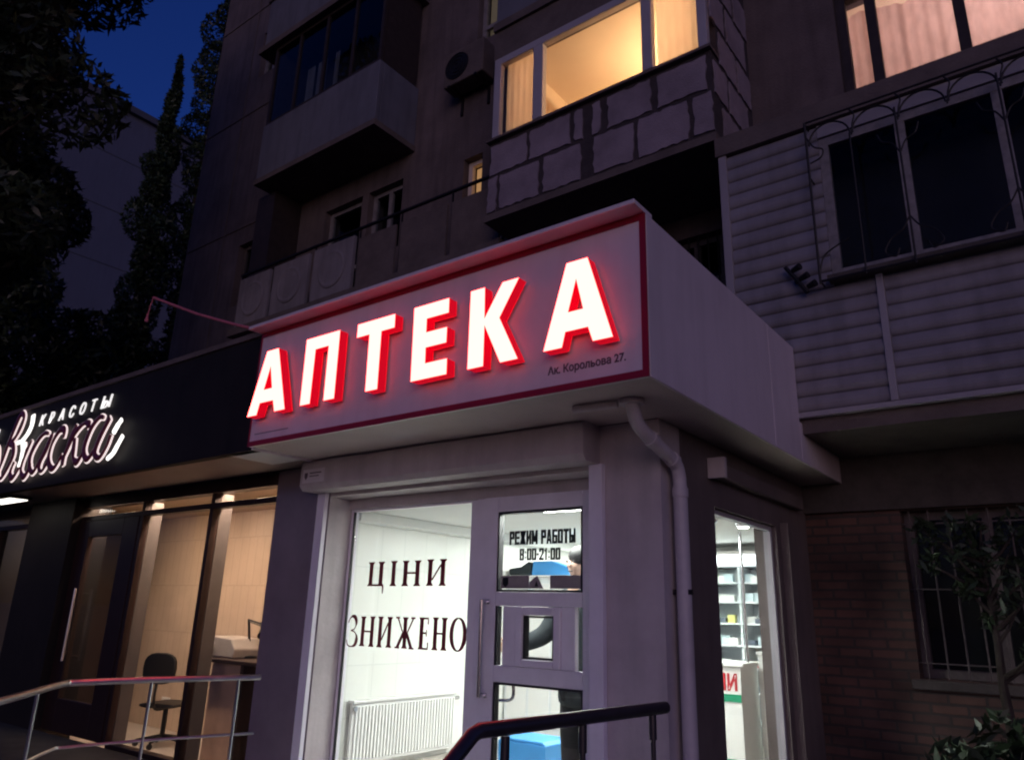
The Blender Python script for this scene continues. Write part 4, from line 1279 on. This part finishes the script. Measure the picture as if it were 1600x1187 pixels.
# jacket and trousers follow the body
JV = [V[0], V[1], V[2], V[3], V[4], V[7], V[8], V[9], V[11], V[12], V[13], pp(0, 0, .66)]
JE = [(0, 1), (1, 2), (2, 3), (3, 4), (3, 5), (5, 6), (6, 7), (3, 8), (8, 9), (9, 10), (0, 11)]
JR = [(.215, .15), (.20, .15), (.195, .14), (.13, .105), .066, .085, .078, .058, .085, .07, .05, (.225, .16)]
skin_obj('jacket', JV, JE, JR, 'cloth_dark', person)
TV = [pp(0, 0, .88), V[15], V[16], pp(-.10, .02, .06), V[19], V[20], pp(.11, .03, .06)]
skin_obj('trousers', TV, [(0, 1), (1, 2), (2, 3), (0, 4), (4, 5), (5, 6)], [(.15, .12), .105, .085, .07, .105, .085, .07], 'cloth_trousers', person)
hx = Vector(pp(-.02, -.05, 1.70))
hm = MB().ball(hx+Vector((0.012, 0.022, .038)), .088, .100, .085, 18, 12)
hm.build('hair', 'hair', person, smooth=True)
fc = MB().tube([hx+Vector((-.012, -.082, -.002)), hx+Vector((-.012, -.094, -.035)), hx+Vector((-.012, -.082, -.045))], [.008, .012, .009], 8)
fc.ball(hx+Vector((-.083, .005, -.02)), .012, .02, .03, 8, 6).ball(hx+Vector((.063, .005, -.02)), .012, .02, .03, 8, 6)
fc.build('face', 'skin', person, smooth=True)
ey = MB().ball(hx+Vector((-.038, -.087, -.005)), .011, .006, .007, 8, 6).ball(hx+Vector((.018, -.087, -.005)), .011, .006, .007, 8, 6).ball(hx+Vector((-.01, -.088, -.075)), .024, .006, .006, 8, 6)
ey.build('eyes_and_mouth', 'hair', person, smooth=True)

# ------------------------------------------------------------------ beauty salon
sa = thing('beauty_salon', (-9.0, 4.3, 0.05), 'dark fronted beauty salon with tall warm lit windows', 'shop')
MB().box(-14.0, -5.206, 3.42, 3.50, 2.80, 3.78).build('fascia', 'salon_dark', sa)
MB().box(-14.0, -5.21, 3.40, 7.19, 3.782, 3.83).build('roof', 'slab_concrete', sa)
MB().box(-14.0, -5.21, 3.503, 4.22, 2.83, 2.86).build('soffit', 'salon_soffit', sa)
MB().box(-5.60, -5.21, 3.44, 3.9, 2.800, 2.828).build('soffit_panel', 'plaster_white', sa)
SYf = 4.30
fr = MB()
fr.box(-9.90, -5.905, SYf-0.05, SYf+0.07, 2.70, 2.826)
fr.box(-9.90, -5.905, SYf-0.04, SYf+0.06, 2.545, 2.60)
fr.box(-5.97, -5.905, SYf-0.045, SYf+0.065, 0.20, 2.543)
fr.box(-7.075, -7.015, SYf-0.045, SYf+0.03, 0.20, 2.543)
fr.box(-8.455, -8.395, SYf-0.045, SYf+0.03, 0.20, 2.543)
for x in (-7.045, -8.425):
    fr.box(x-0.03, x+0.03, SYf-0.04, SYf+0.03, 2.602, 2.698)
fr.box(-8.378, -7.092, SYf-0.045, SYf+0.065, 0.10, 0.22).box(-6.998, -5.972, SYf-0.045, SYf+0.065, 0.10, 0.22)
fr.box(-13.6, -11.17, SYf-0.05, SYf+0.07, 2.70, 2.826).box(-13.6, -11.17, SYf-0.04, SYf+0.06, 2.53, 2.59).box(-12.50, -12.38, SYf-0.045, SYf+0.065, 0.2, 2.528).box(-11.22, -11.17, SYf-0.045, SYf+0.065, 0.2, 2.528)
fr = fr.build('window', 'salon_frame', sa, bevel=0.004)
fl = MB().box(-7.07, -7.01, SYf+0.032, SYf+0.17, 0.21, 2.70).box(-8.45, -8.39, SYf+0.032, SYf+0.17, 0.21, 2.70)
fl.build('flange', 'salon_flange', fr)
MB().box(-8.377, -7.093, SYf+0.01, SYf+0.016, 0.225, 2.70).build('pane', 'pane', fr)
MB().box(-6.997, -5.973, SYf+0.01, SYf+0.016, 0.225, 2.70).build('pane', 'pane', fr)
MB().box(-13.6, -11.2, SYf+0.01, SYf+0.016, 0.2, 2.70).build('pane', 'pane_dark', fr)
MB().box(-9.88, -8.475, SYf+0.0, SYf+0.006, 2.602, 2.698).build('pane', 'pane', fr)
sd_ = MB().box(-9.90, -9.62, SYf-0.05, SYf+0.02, 0.21, 2.543).box(-8.80, -8.475, SYf-0.05, SYf+0.02, 0.21, 2.543).box(-9.618, -8.802, SYf-0.05, SYf+0.02, 2.35, 2.543).box(-9.618, -8.802, SYf-0.05, SYf+0.02, 0.21, 0.55)
sd_ = sd_.build('door', 'salon_frame', sa, bevel=0.005)
MB().box(-9.617, -8.803, SYf-0.02, SYf-0.014, 0.551, 2.349).build('pane', 'pane_dark', sd_)
MB().tube([(-9.55, SYf-0.11, 0.95), (-9.55, SYf-0.11, 1.75)], 0.016, 10).tube([(-9.55, SYf-0.11, 1.0), (-9.66, SYf-0.052, 1.0)], 0.01, 8).tube([(-9.55, SYf-0.11, 1.7), (-9.66, SYf-0.052, 1.7)], 0.01, 8).build('handle', 'steel', sd_, smooth=True)
MB().box(-11.17, -9.905, 4.15, 4.6, 0.05, 2.825).build('pillar', 'salon_dark', sa)
MB().box(-14.0, -13.6, 4.15, 4.6, 0.05, 2.825).build('pillar', 'salon_dark', sa)
# interior
si = MB().quad((-14, 5.75, 0.05), (-5.93, 5.75, 0.05), (-5.93, 5.75, 2.8), (-14, 5.75, 2.8))
si.build('interior_wall', 'tile_beige', sa)
MB().box(-5.93, -5.905, 4.52, 5.74, 0.05, 2.8).box(-14.0, -13.9, 4.6, 5.74, 0.05, 2.8).build('interior_wall', 'salon_wall', sa)
MB().box(-14, -5.93, 4.2, 5.748, 0.02, 0.06).build('floor', 'floor_tile', sa)
MB().box(-14, -5.93, 4.38, 5.748, 2.78, 2.80).build('ceiling', 'salon_wall', sa)
MB().box(-11.4, -11.2, 4.65, 5.74, 0.06, 2.77).build('interior_wall', 'desk_dark', sa)
for x, lab in ((-6.7, 'warm strip light over the right salon window'), (-8.2, 'warm strip light over the middle salon window'), (-9.7, 'warm strip light over the salon door')):
    c_ = thing('strip_light', (x, 4.5, 2.78), lab, 'light fixture', 'strip lights inside the salon')
    MB().box(x-0.66, x+0.66, 4.40, 4.47, 2.773, 2.779).build('base', 'enamel', c_)
    MB().box(x-0.64, x+0.64, 4.405, 4.465, 2.765, 2.772).build('tube', 'salon_lamp_warm', c_)
so_ = MB().box(-10.02, -9.82, 5.735, 5.748, 0.36, 0.44)
so_ = single(so_, 'wall_socket', 'enamel', (-9.92, 5.74, 0.36), 'white double wall socket low on the salon wall by the chair', 'socket', bevel=0.004)
# downlight under the fascia at far left
dl = thing('soffit_light', (-10.95, 3.75, 2.83), 'bright white light under the salon fascia at the left edge', 'light fixture')
MB().box(-11.4, -10.5, 3.62, 3.88, 2.80, 2.828).build('housing', 'salon_frame', dl)
MB().box(-11.35, -10.55, 3.65, 3.85, 2.792, 2.799).build('lens', 'downlight', dl)

# desk, computer box, desk lamp, chairs
dk = thing('desk', (-7.1, 4.95, 0.06), 'brown salon desk with a dark top behind the right salon window', 'desk')
MB().box(-7.38, -6.86, 4.72, 5.15, 0.062, 1.05).build('body', 'desk_wood', dk, bevel=0.004)
MB().box(-7.62, -6.35, 4.66, 5.20, 1.053, 1.09).build('top', 'desk_dark', dk, bevel=0.006)
MB().box(-6.43, -6.38, 4.70, 5.18, 0.062, 1.05).box(-6.855, -6.80, 4.70, 5.18, 0.062, 1.05).build('leg', 'desk_dark', dk)
pr = thing('printer', (-7.35, 4.95, 1.09), 'pale grey printer standing on the left end of the salon desk', 'printer')
MB().prism_xz([(-7.58, 1.092), (-7.14, 1.092), (-7.12, 1.18), (-7.20, 1.28), (-7.55, 1.30)], 4.78, 5.12).build('body', 'plastic_grey', pr, bevel=0.015)
MB().quad((-7.66, 4.70, 1.10), (-7.46, 4.70, 1.12), (-7.46, 4.77, 1.24), (-7.64, 4.77, 1.19)).build('paper_tray', 'sticker_white', pr)
la = thing('desk_lamp', (-7.2, 5.0, 1.09), 'black jointed desk lamp rising from the right side of the salon desk', 'lamp')
MB().lathe([(0.08, 0.002), (0.08, 0.02), (0.02, 0.03)], (-7.17, 5.0, 1.09), 16).build('base', 'plastic_black', la)
MB().tube([(-7.17, 5.0, 1.12), (-7.26, 5.0, 1.47)], 0.010, 8).tube([(-7.15, 5.0, 1.12), (-7.24, 5.0, 1.47)], 0.006, 6).tube([(-7.26, 5.0, 1.47), (-6.95, 4.97, 1.43)], 0.010, 8).tube([(-7.25, 5.0, 1.45), (-6.95, 4.97, 1.41)], 0.006, 6).build('arm', 'plastic_black', la)
MB().tube([(-6.98, 4.97, 1.44), (-6.88, 4.95, 1.40), (-6.83, 4.93, 1.33)], [0.02, 0.05, 0.085], 14).build('shade', 'plastic_black', la, smooth=True)

def office_chair(cx, cy, rz, label, h=1.0):
    c_ = thing('office_chair', (cx, cy, 0.06), label, 'chair', 'office chairs in the salon')
    c_.rotation_euler = (0, 0, 0)
    bk_ = []
    n = 18
    for i in range(n):                                   # rounded D-shaped backrest
        a = 2*math.pi*i/n
        bk_.append((0.21*math.copysign(abs(math.cos(a))**0.7, math.cos(a)), 0.17*math.copysign(abs(math.sin(a))**0.7, math.sin(a))))
    mb = MB()
    mb.prism_xz([(cx+a, 0.90+b) for a, b in bk_], cy+0.20, cy+0.25)
    def rot(m_):
        co, sn = math.cos(rz), math.sin(rz)
        m_.v = [(cx+(x-cx)*co-(y-cy)*sn, cy+(x-cx)*sn+(y-cy)*co, z) for x, y, z in m_.v]
        return m_
    rot(mb).build('backrest', 'plastic_black', c_, bevel=0.015)
    rot(MB().prism_xz([(cx+a*1.08, 0.50+b*0.16) for a, b in bk_], cy-0.22, cy+0.20)).build('seat', 'plastic_black', c_, bevel=0.015)
    rot(MB().tube(smoothline([(cx, cy+0.235, 0.80), (cx, cy+0.25, 0.60), (cx, cy+0.20, 0.47), (cx, cy, 0.46)], 5), 0.016, 8).tube([(cx, cy, 0.47), (cx, cy, 0.14)], 0.028, 10)).build('stem', 'plastic_black', c_)
    for k in range(5):
        a = 2*math.pi*k/5 + 0.3
        x2, y2 = cx+0.27*math.cos(a), cy+0.27*math.sin(a)
        ob = MB().tube([(cx, cy, 0.17), (x2, y2, 0.125)], [0.022, 0.014], 8).build('base_arm', 'plastic_black', c_)
        MB().tube([(x2-0.012, y2, 0.092), (x2+0.012, y2, 0.092)], 0.03, 12).build('caster', 'plastic_black', ob)
    return c_
office_chair(-8.78, 5.10, R(205), 'black office chair with rounded backrest standing by the salon wall')

# things behind the far left salon windows
hdry = thing('hood_dryer', (-12.2, 5.0, 0.06), 'dark hood hair dryer on a stand behind the left salon window', 'hair dryer')
MB().tube([(-12.2, 5.0, 0.07), (-12.2, 5.0, 1.45)], 0.03, 10).build('stand', 'plastic_black', hdry)
MB().ball((-12.2, 4.95, 1.62), 0.20, 0.20, 0.22).build('hood', 'plastic_black', hdry, smooth=True)
MB().lathe([(0.28, 0.002), (0.26, 0.05), (0.06, 0.08)], (-12.2, 5.0, 0.06), 18).build('base', 'plastic_black', hdry)
sc = thing('styling_chair', (-11.75, 4.95, 0.06), 'black styling chair in the dark left part of the salon', 'chair')
MB().box(-12.05, -11.45, 4.7, 5.2, 0.50, 0.64).build('seat', 'plastic_black', sc, bevel=0.03)
MB().box(-12.02, -11.48, 5.12, 5.24, 0.62, 1.30).build('backrest', 'plastic_black', sc, bevel=0.04)
MB().tube([(-11.75, 4.95, 0.08), (-11.75, 4.95, 0.52)], 0.04, 12).lathe([(0.27, 0.002), (0.27, 0.02), (0.05, 0.04)], (-11.75, 4.95, 0.06), 18).build('base', 'chrome', sc)
ws = thing('reflection_glow', (-13.9, 5.6, 2.3), 'glowing pale sheet standing in for a bright reflection in the left salon room', 'lamp')
lsb = MB()
n = 24
for i in range(n+1):
    x = -14.22 + 0.62*i/n
    lsb.v += [(x+0.0, 5.55+0.02*math.sin(i*1.5), 2.28 + 0.012*math.sin(i*2.2)), (x+0.02, 5.62, 2.62)]
for i in range(n):
    lsb.f.append((2*i, 2*i+2, 2*i+3, 2*i+1))
lsb.v = [(x+0.45, y, z) for x, y, z in lsb.v]
lsb.build('shade', 'reflection_lit', ws)  # glowing sheet shaped like a shade, in place of a reflection
MB().box(-13.78, -13.2, 5.66, 5.74, 2.40, 2.50).build('bracket', 'iron', ws)

# ------------------------------------------------------------------ salon sign
ss = thing('salon_sign', (-9.0, 3.42, 2.9), 'white lit letters over a dark red glowing script on the salon fascia', 'sign')
# letters spread slightly: rebuild one by one
for i, ch in enumerate('КРАСОТЫ'):
    q = text_mb(ch, -9.46 + i*0.247, 3.402, 3.523, 0.128, 0.185 if ch == 'Ы' else None, 0.012, 0.0, 0.25)
    q.build('letter', 'salon_letter', ss)
for i, ch in enumerate('САЛОН'):
    q = text_mb(ch, -11.80 + i*0.25, 3.402, 3.505, 0.128, None, 0.03, 0.002, 0.25)
    q.build('letter', 'salon_letter', ss)
STK = {
'v': [(-10.297, 3.053), (-10.237, 3.186), (-10.175, 3.374), (-10.086, 3.574), (-9.999, 3.718), (-9.92, 3.721), (-9.871, 3.659), (-9.904, 3.538), (-10.013, 3.439), (-10.113, 3.381), (-10.014, 3.35), (-9.947, 3.226), (-10.032, 3.085), (-10.151, 2.973), (-10.25, 2.99), (-10.297, 3.06)],
'l1': [(-9.695, 3.349), (-9.654, 3.21), (-9.66, 3.104), (-9.742, 2.992), (-9.844, 2.948), (-9.916, 3.021), (-9.867, 3.137)],
'l2': [(-9.497, 3.354), (-9.569, 3.255), (-9.626, 3.128), (-9.609, 3.007), (-9.51, 2.934), (-9.427, 2.979), (-9.388, 3.079)],
'a': [(-9.069, 3.384), (-9.191, 3.398), (-9.331, 3.322), (-9.437, 3.175), (-9.399, 3.041), (-9.271, 2.965), (-9.154, 3.083), (-9.051, 3.226), (-8.972, 3.359), (-9.038, 3.199), (-9.124, 3.08), (-9.123, 2.991), (-9.035, 2.958), (-8.938, 3.05)],
's': [(-8.661, 3.285), (-8.674, 3.375), (-8.79, 3.389), (-8.904, 3.275), (-8.94, 3.113), (-8.855, 2.992), (-8.734, 2.968), (-8.601, 3.092)],
'k1': [(-8.394, 3.404), (-8.481, 3.24), (-8.555, 3.05), (-8.535, 2.975)],
'k2': [(-8.539, 3.073), (-8.404, 3.305), (-8.21, 3.393), (-8.098, 3.366), (-8.138, 3.341)],
'k3': [(-8.368, 3.252), (-8.353, 3.128), (-8.309, 3.026), (-8.213, 2.981), (-8.119, 3.056)],
'a2': [(-7.794, 3.4), (-7.896, 3.413), (-8.03, 3.322), (-8.109, 3.15), (-8.075, 3.039), (-7.97, 2.994), (-7.828, 3.12), (-7.741, 3.263), (-7.658, 3.382), (-7.776, 3.231), (-7.843, 3.098), (-7.834, 3.015), (-7.726, 2.981), (-7.622, 3.074), (-7.576, 3.196)],
'o': [(-10.46, 3.039), (-10.4, 3.173), (-10.466, 3.349), (-10.548, 3.371), (-10.618, 3.25), (-10.595, 3.093), (-10.46, 3.039)],
}
for k, pts in STK.items():
    ln = smoothline([(x, 3.385, z) for x, z in pts], 5)
    nn = len(ln)
    wd_ = [0.020 + 0.022*abs(math.sin(2.2*math.pi*i/nn)) for i in range(nn)]
    e_ = MB().tube([(q.x, 3.385, q.z) for q in ln], [a+0.013 for a in wd_], 8, flat=0.012).build('script_letter', 'script_edge', ss, smooth=True)
    MB().tube([(q.x, 3.372, q.z) for q in ln], wd_, 8, flat=0.012).build('letter_face', 'script_face', e_, smooth=True)
for pts, wds in (([(-9.575, 3.661), (-9.558, 3.536), (-9.631, 3.436), (-9.752, 3.369), (-9.88, 3.366)], [0.05, 0.045, 0.036, 0.028, 0.012]),
                 ([(-9.70, 3.34), (-9.655, 3.26), (-9.65, 3.15), (-9.68, 3.06)], [0.05, 0.045, 0.03, 0.012]),
                 ([(-7.373, 3.322), (-7.433, 3.272), (-7.497, 3.199)], [0.03, 0.04, 0.03]),
                 ([(-7.289, 3.151), (-7.366, 3.058), (-7.429, 2.986), (-7.526, 2.945)], [0.03, 0.035, 0.03, 0.018])):
    ln = smoothline([(x, 3.36, z) for x, z in pts], 5)
    nn = len(ln)
    wd_ = [wds[min(len(wds)-1, int(i/5))] for i in range(nn)]
    MB().tube(ln, wd_, 8, flat=0.012).build('swoosh', 'swoosh_white', ss, smooth=True)

# ------------------------------------------------------------------ cable from the sign to the trees
ca = thing('cable', (-5.2, 3.4, 3.8), 'thin cable painted with red sign light running from the sign corner towards the poplar', 'cable')
MB().tube([(-5.205, 3.37, 3.80), (-5.7, 3.37, 3.975), (-6.3, 3.37, 4.20), (-7.206, 3.37, 4.583)], 0.013, 8).build('line', 'cable_sign_glow', ca, smooth=True)
MB().tube([(-7.206, 3.37, 4.583), (-7.24, 3.37, 4.50), (-7.26, 3.37, 4.40)], 0.006, 6).tube([(-7.26, 3.37, 4.42), (-7.265, 3.37, 4.33)], [0.008, 0.020], 8).build('hanging_end', 'cable_sign_glow', ca, smooth=True)

# ------------------------------------------------------------------ far panel building
fb = thing('panel_building', (-40, 25, 0), 'tall pale blank walled panel building far behind the poplar', 'building')
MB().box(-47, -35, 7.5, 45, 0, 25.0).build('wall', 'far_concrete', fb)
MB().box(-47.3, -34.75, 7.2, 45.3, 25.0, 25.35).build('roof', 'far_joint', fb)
fj = MB()
for k in range(1, 9):
    fj.box(-34.998, -34.98, 7.5, 45, k*2.8-0.02, k*2.8+0.02)
fj.build('panel_joint', 'far_joint', fb)

# ------------------------------------------------------------------ trees and plants
def leaves(centres, count, size, rnd, squash=0.6):
    """many small leaf blades scattered through overlapping clumps"""
    mb = MB()
    per = max(1, count // len(centres))
    for (cx, cy, cz, cr, cv) in centres:
        for _ in range(per):
            while True:
                a, b, c = rnd.uniform(-1, 1), rnd.uniform(-1, 1), rnd.uniform(-1, 1)
                d = a*a+b*b+c*c
                if d <= 1: break
            q = d**0.18
            d = math.sqrt(max(d, 1e-6))
            p = Vector((cx + a/d*q*cr, cy + b/d*q*cr, cz + c/d*q*cv))
            n1 = Vector((rnd.uniform(-1, 1), rnd.uniform(-1, 1), rnd.uniform(-1, 1))).normalized()
            n2 = n1.cross(Vector((rnd.uniform(-1, 1), rnd.uniform(-1, 1), rnd.uniform(-1, 1))))
            if n2.length < 0.05: continue
            n2.normalize()
            s_ = size*rnd.uniform(0.6, 1.3)
            mb.add([p - n1*s_, p + n2*s_*squash*0.5 + n1*s_*0.1, p + n1*s_, p - n2*s_*squash*0.5 + n1*s_*0.1], [(0, 1, 2, 3)])
    return mb

def tree(name, base, h, trunk_r, centres, count, size, material, label, cat, group=None, seed=1, lean=(0, 0)):
    rnd = random.Random(seed)
    t_ = thing(name, base, label, cat, group)
    bx_, by_, bz_ = base
    tr = MB()
    N_ = 8
    pts = [(bx_ + lean[0]*i/N_ + rnd.uniform(-.05, .05)*i/N_, by_ + lean[1]*i/N_, bz_ + h*0.93*i/N_) for i in range(N_+1)]
    tr.tube(pts, [trunk_r*(1-0.88*i/N_) for i in range(N_+1)], 9)
    for (cx, cy, cz, cr, cv) in centres[::max(1, len(centres)//26)]:
        zz = max(bz_+h*0.15, cz - cr*1.6 - 0.25*abs(cx-bx_))
        k = min(N_-1, max(0, (zz-bz_)/(h*0.93)*N_))
        i0 = int(k)
        s0 = Vector(pts[i0])*(1-(k-i0)) + Vector(pts[i0+1])*(k-i0)
        mid_ = s0*0.5 + Vector((cx, cy, cz))*0.5 + Vector((0, 0, -0.15*cr))
        rr = max(0.02, trunk_r*0.35*(1-k/N_))
        tr.tube([s0, mid_, (cx, cy, cz)], [rr, rr*0.6, rr*0.2], 6)
    tr.build('trunk', 'bark', t_)
    leaves(centres, count, size, rnd).build('crown', material, t_)
    return t_

rnd = random.Random(11)
# large street tree at the upper left
cs = []
for _ in range(70):
    a = rnd.uniform(0, 2*math.pi); q = rnd.random()**0.5
    z = rnd.uniform(-1, 1)
    r_ = 2.7*math.sqrt(max(0.05, 1-z*z*0.8))*q
    cs.append((-11.5 + r_*math.cos(a), 2.3 + r_*math.sin(a)*0.72, 9.6 + z*4.0, rnd.uniform(0.5, 0.95), rnd.uniform(0.4, 0.75)))
tree('street_tree', (-12.2, 1.3, 0.0), 12.0, 0.24, cs, 60000, 0.095, 'leaf_dark', 'large dark leafy tree filling the upper left corner above the salon', 'tree', seed=5)

def poplar(bx_, by_, h, z0, rmax, label, seed):
    rn = random.Random(seed)
    cs = []
    for i in range(34):
        t_ = i/33
        z = z0 + (h-z0)*t_
        prof = rmax*(0.55 + 0.6*math.sin(math.pi*min(1, t_*0.9+0.12)))*(1 if t_ < 0.75 else max(0.3, 1-(t_-0.75)*2.6))
        a = rn.uniform(0, 2*math.pi)
        off = prof*rn.uniform(0.1, 0.5)
        cs.append((bx_+off*math.cos(a), by_+off*math.sin(a), z, prof*rn.uniform(0.55, 0.9), rn.uniform(0.4, 0.7)))
    tree('poplar', (bx_, by_, 0), h, 0.22, cs, 24000, 0.095, 'leaf_poplar', label, 'tree', 'tall narrow poplars', seed=seed)
poplar(-20.2, 9.0, 17.4, 3.0, 0.62, 'narrow poplar standing clear against the sky and pale far building', 21)
poplar(-20.4, 10.3, 26.0, 3.0, 0.75, 'taller poplar partly hidden by the edge of the apartment block', 22)

def bushy(bx_, by_, h, rr, label, seed, name='bushy_tree', group='dark trees behind the salon', n=34, cnt=20000, size=0.13, z0=0.35):
    rn = random.Random(seed)
    cs = []
    for _ in range(n):
        a = rn.uniform(0, 2*math.pi)
        z = rn.uniform(-1, 1)
        r_ = rr*math.sqrt(max(0.03, 1-z*z))*rn.random()**0.5
        cs.append((bx_+r_*math.cos(a), by_+r_*math.sin(a), h*(z0+(1-z0)/2) + z*h*(1-z0)/2*0.85, rr*rn.uniform(0.25, 0.42), rr*rn.uniform(0.2, 0.36)))
    tree(name, (bx_, by_, 0), h, 0.2, cs, cnt, size, 'leaf_dark', label, 'tree', group, seed=seed)
bushy(-20.5, 8.0, 8.9, 2.0, 'round dark tree at the foot of the poplar', 31)
bushy(-21.5, 6.0, 9.9, 2.4, 'dark round tree between the poplar and the left edge, above the salon roof', 32)
bushy(-19.5, 4.2, 12.6, 2.5, 'dense dark tree at the left edge above the salon sign', 33)
bushy(-22.5, 10.4, 8.6, 1.8, 'small dark tree behind the poplar beside the apartment block', 34)

# climbing tree in front of the brick wall window, shrub at the lower right corner
rn = random.Random(41)
cs = []
for x, z, r_ in ((-0.98, 2.30, .10), (-0.84, 2.18, .13), (-0.72, 2.34, .12), (-0.70, 2.06, .13), (-0.60, 2.22, .15), (-0.55, 1.95, .15), (-0.74, 1.88, .09), (-0.45, 2.12, .17), (-0.45, 1.75, .13), (-0.36, 2.32, .15), (-0.60, 1.66, .08), (-0.30, 1.95, .18), (-0.2, 1.6, .16), (-0.12, 2.2, .2), (-0.95, 2.05, .07), (-0.40, 1.45, .08)):
    cs.append((x, 6.55 + rn.uniform(-.12, .12), z, r_, r_*0.9))
st_ = tree('small_tree', (-0.62, 6.6, 0.05), 2.5, 0.055, cs, 700, 0.05, 'leaf_shrub', 'small leafy tree with a pale stem before the dark brick wall window', 'tree', seed=41)
cs = []
for k in range(16):
    cs.append((-0.62 + rn.uniform(-.42, .6), 5.95 + rn.uniform(-.25, .25), 0.55 + rn.uniform(-.3, .42), rn.uniform(.14, .22), rn.uniform(.12, .2)))
tree('shrub', (-0.5, 5.95, 0.05), 0.9, 0.03, cs, 1300, 0.075, 'leaf_shrub', 'low broad leaved shrub in the lower right corner', 'shrub', seed=42)
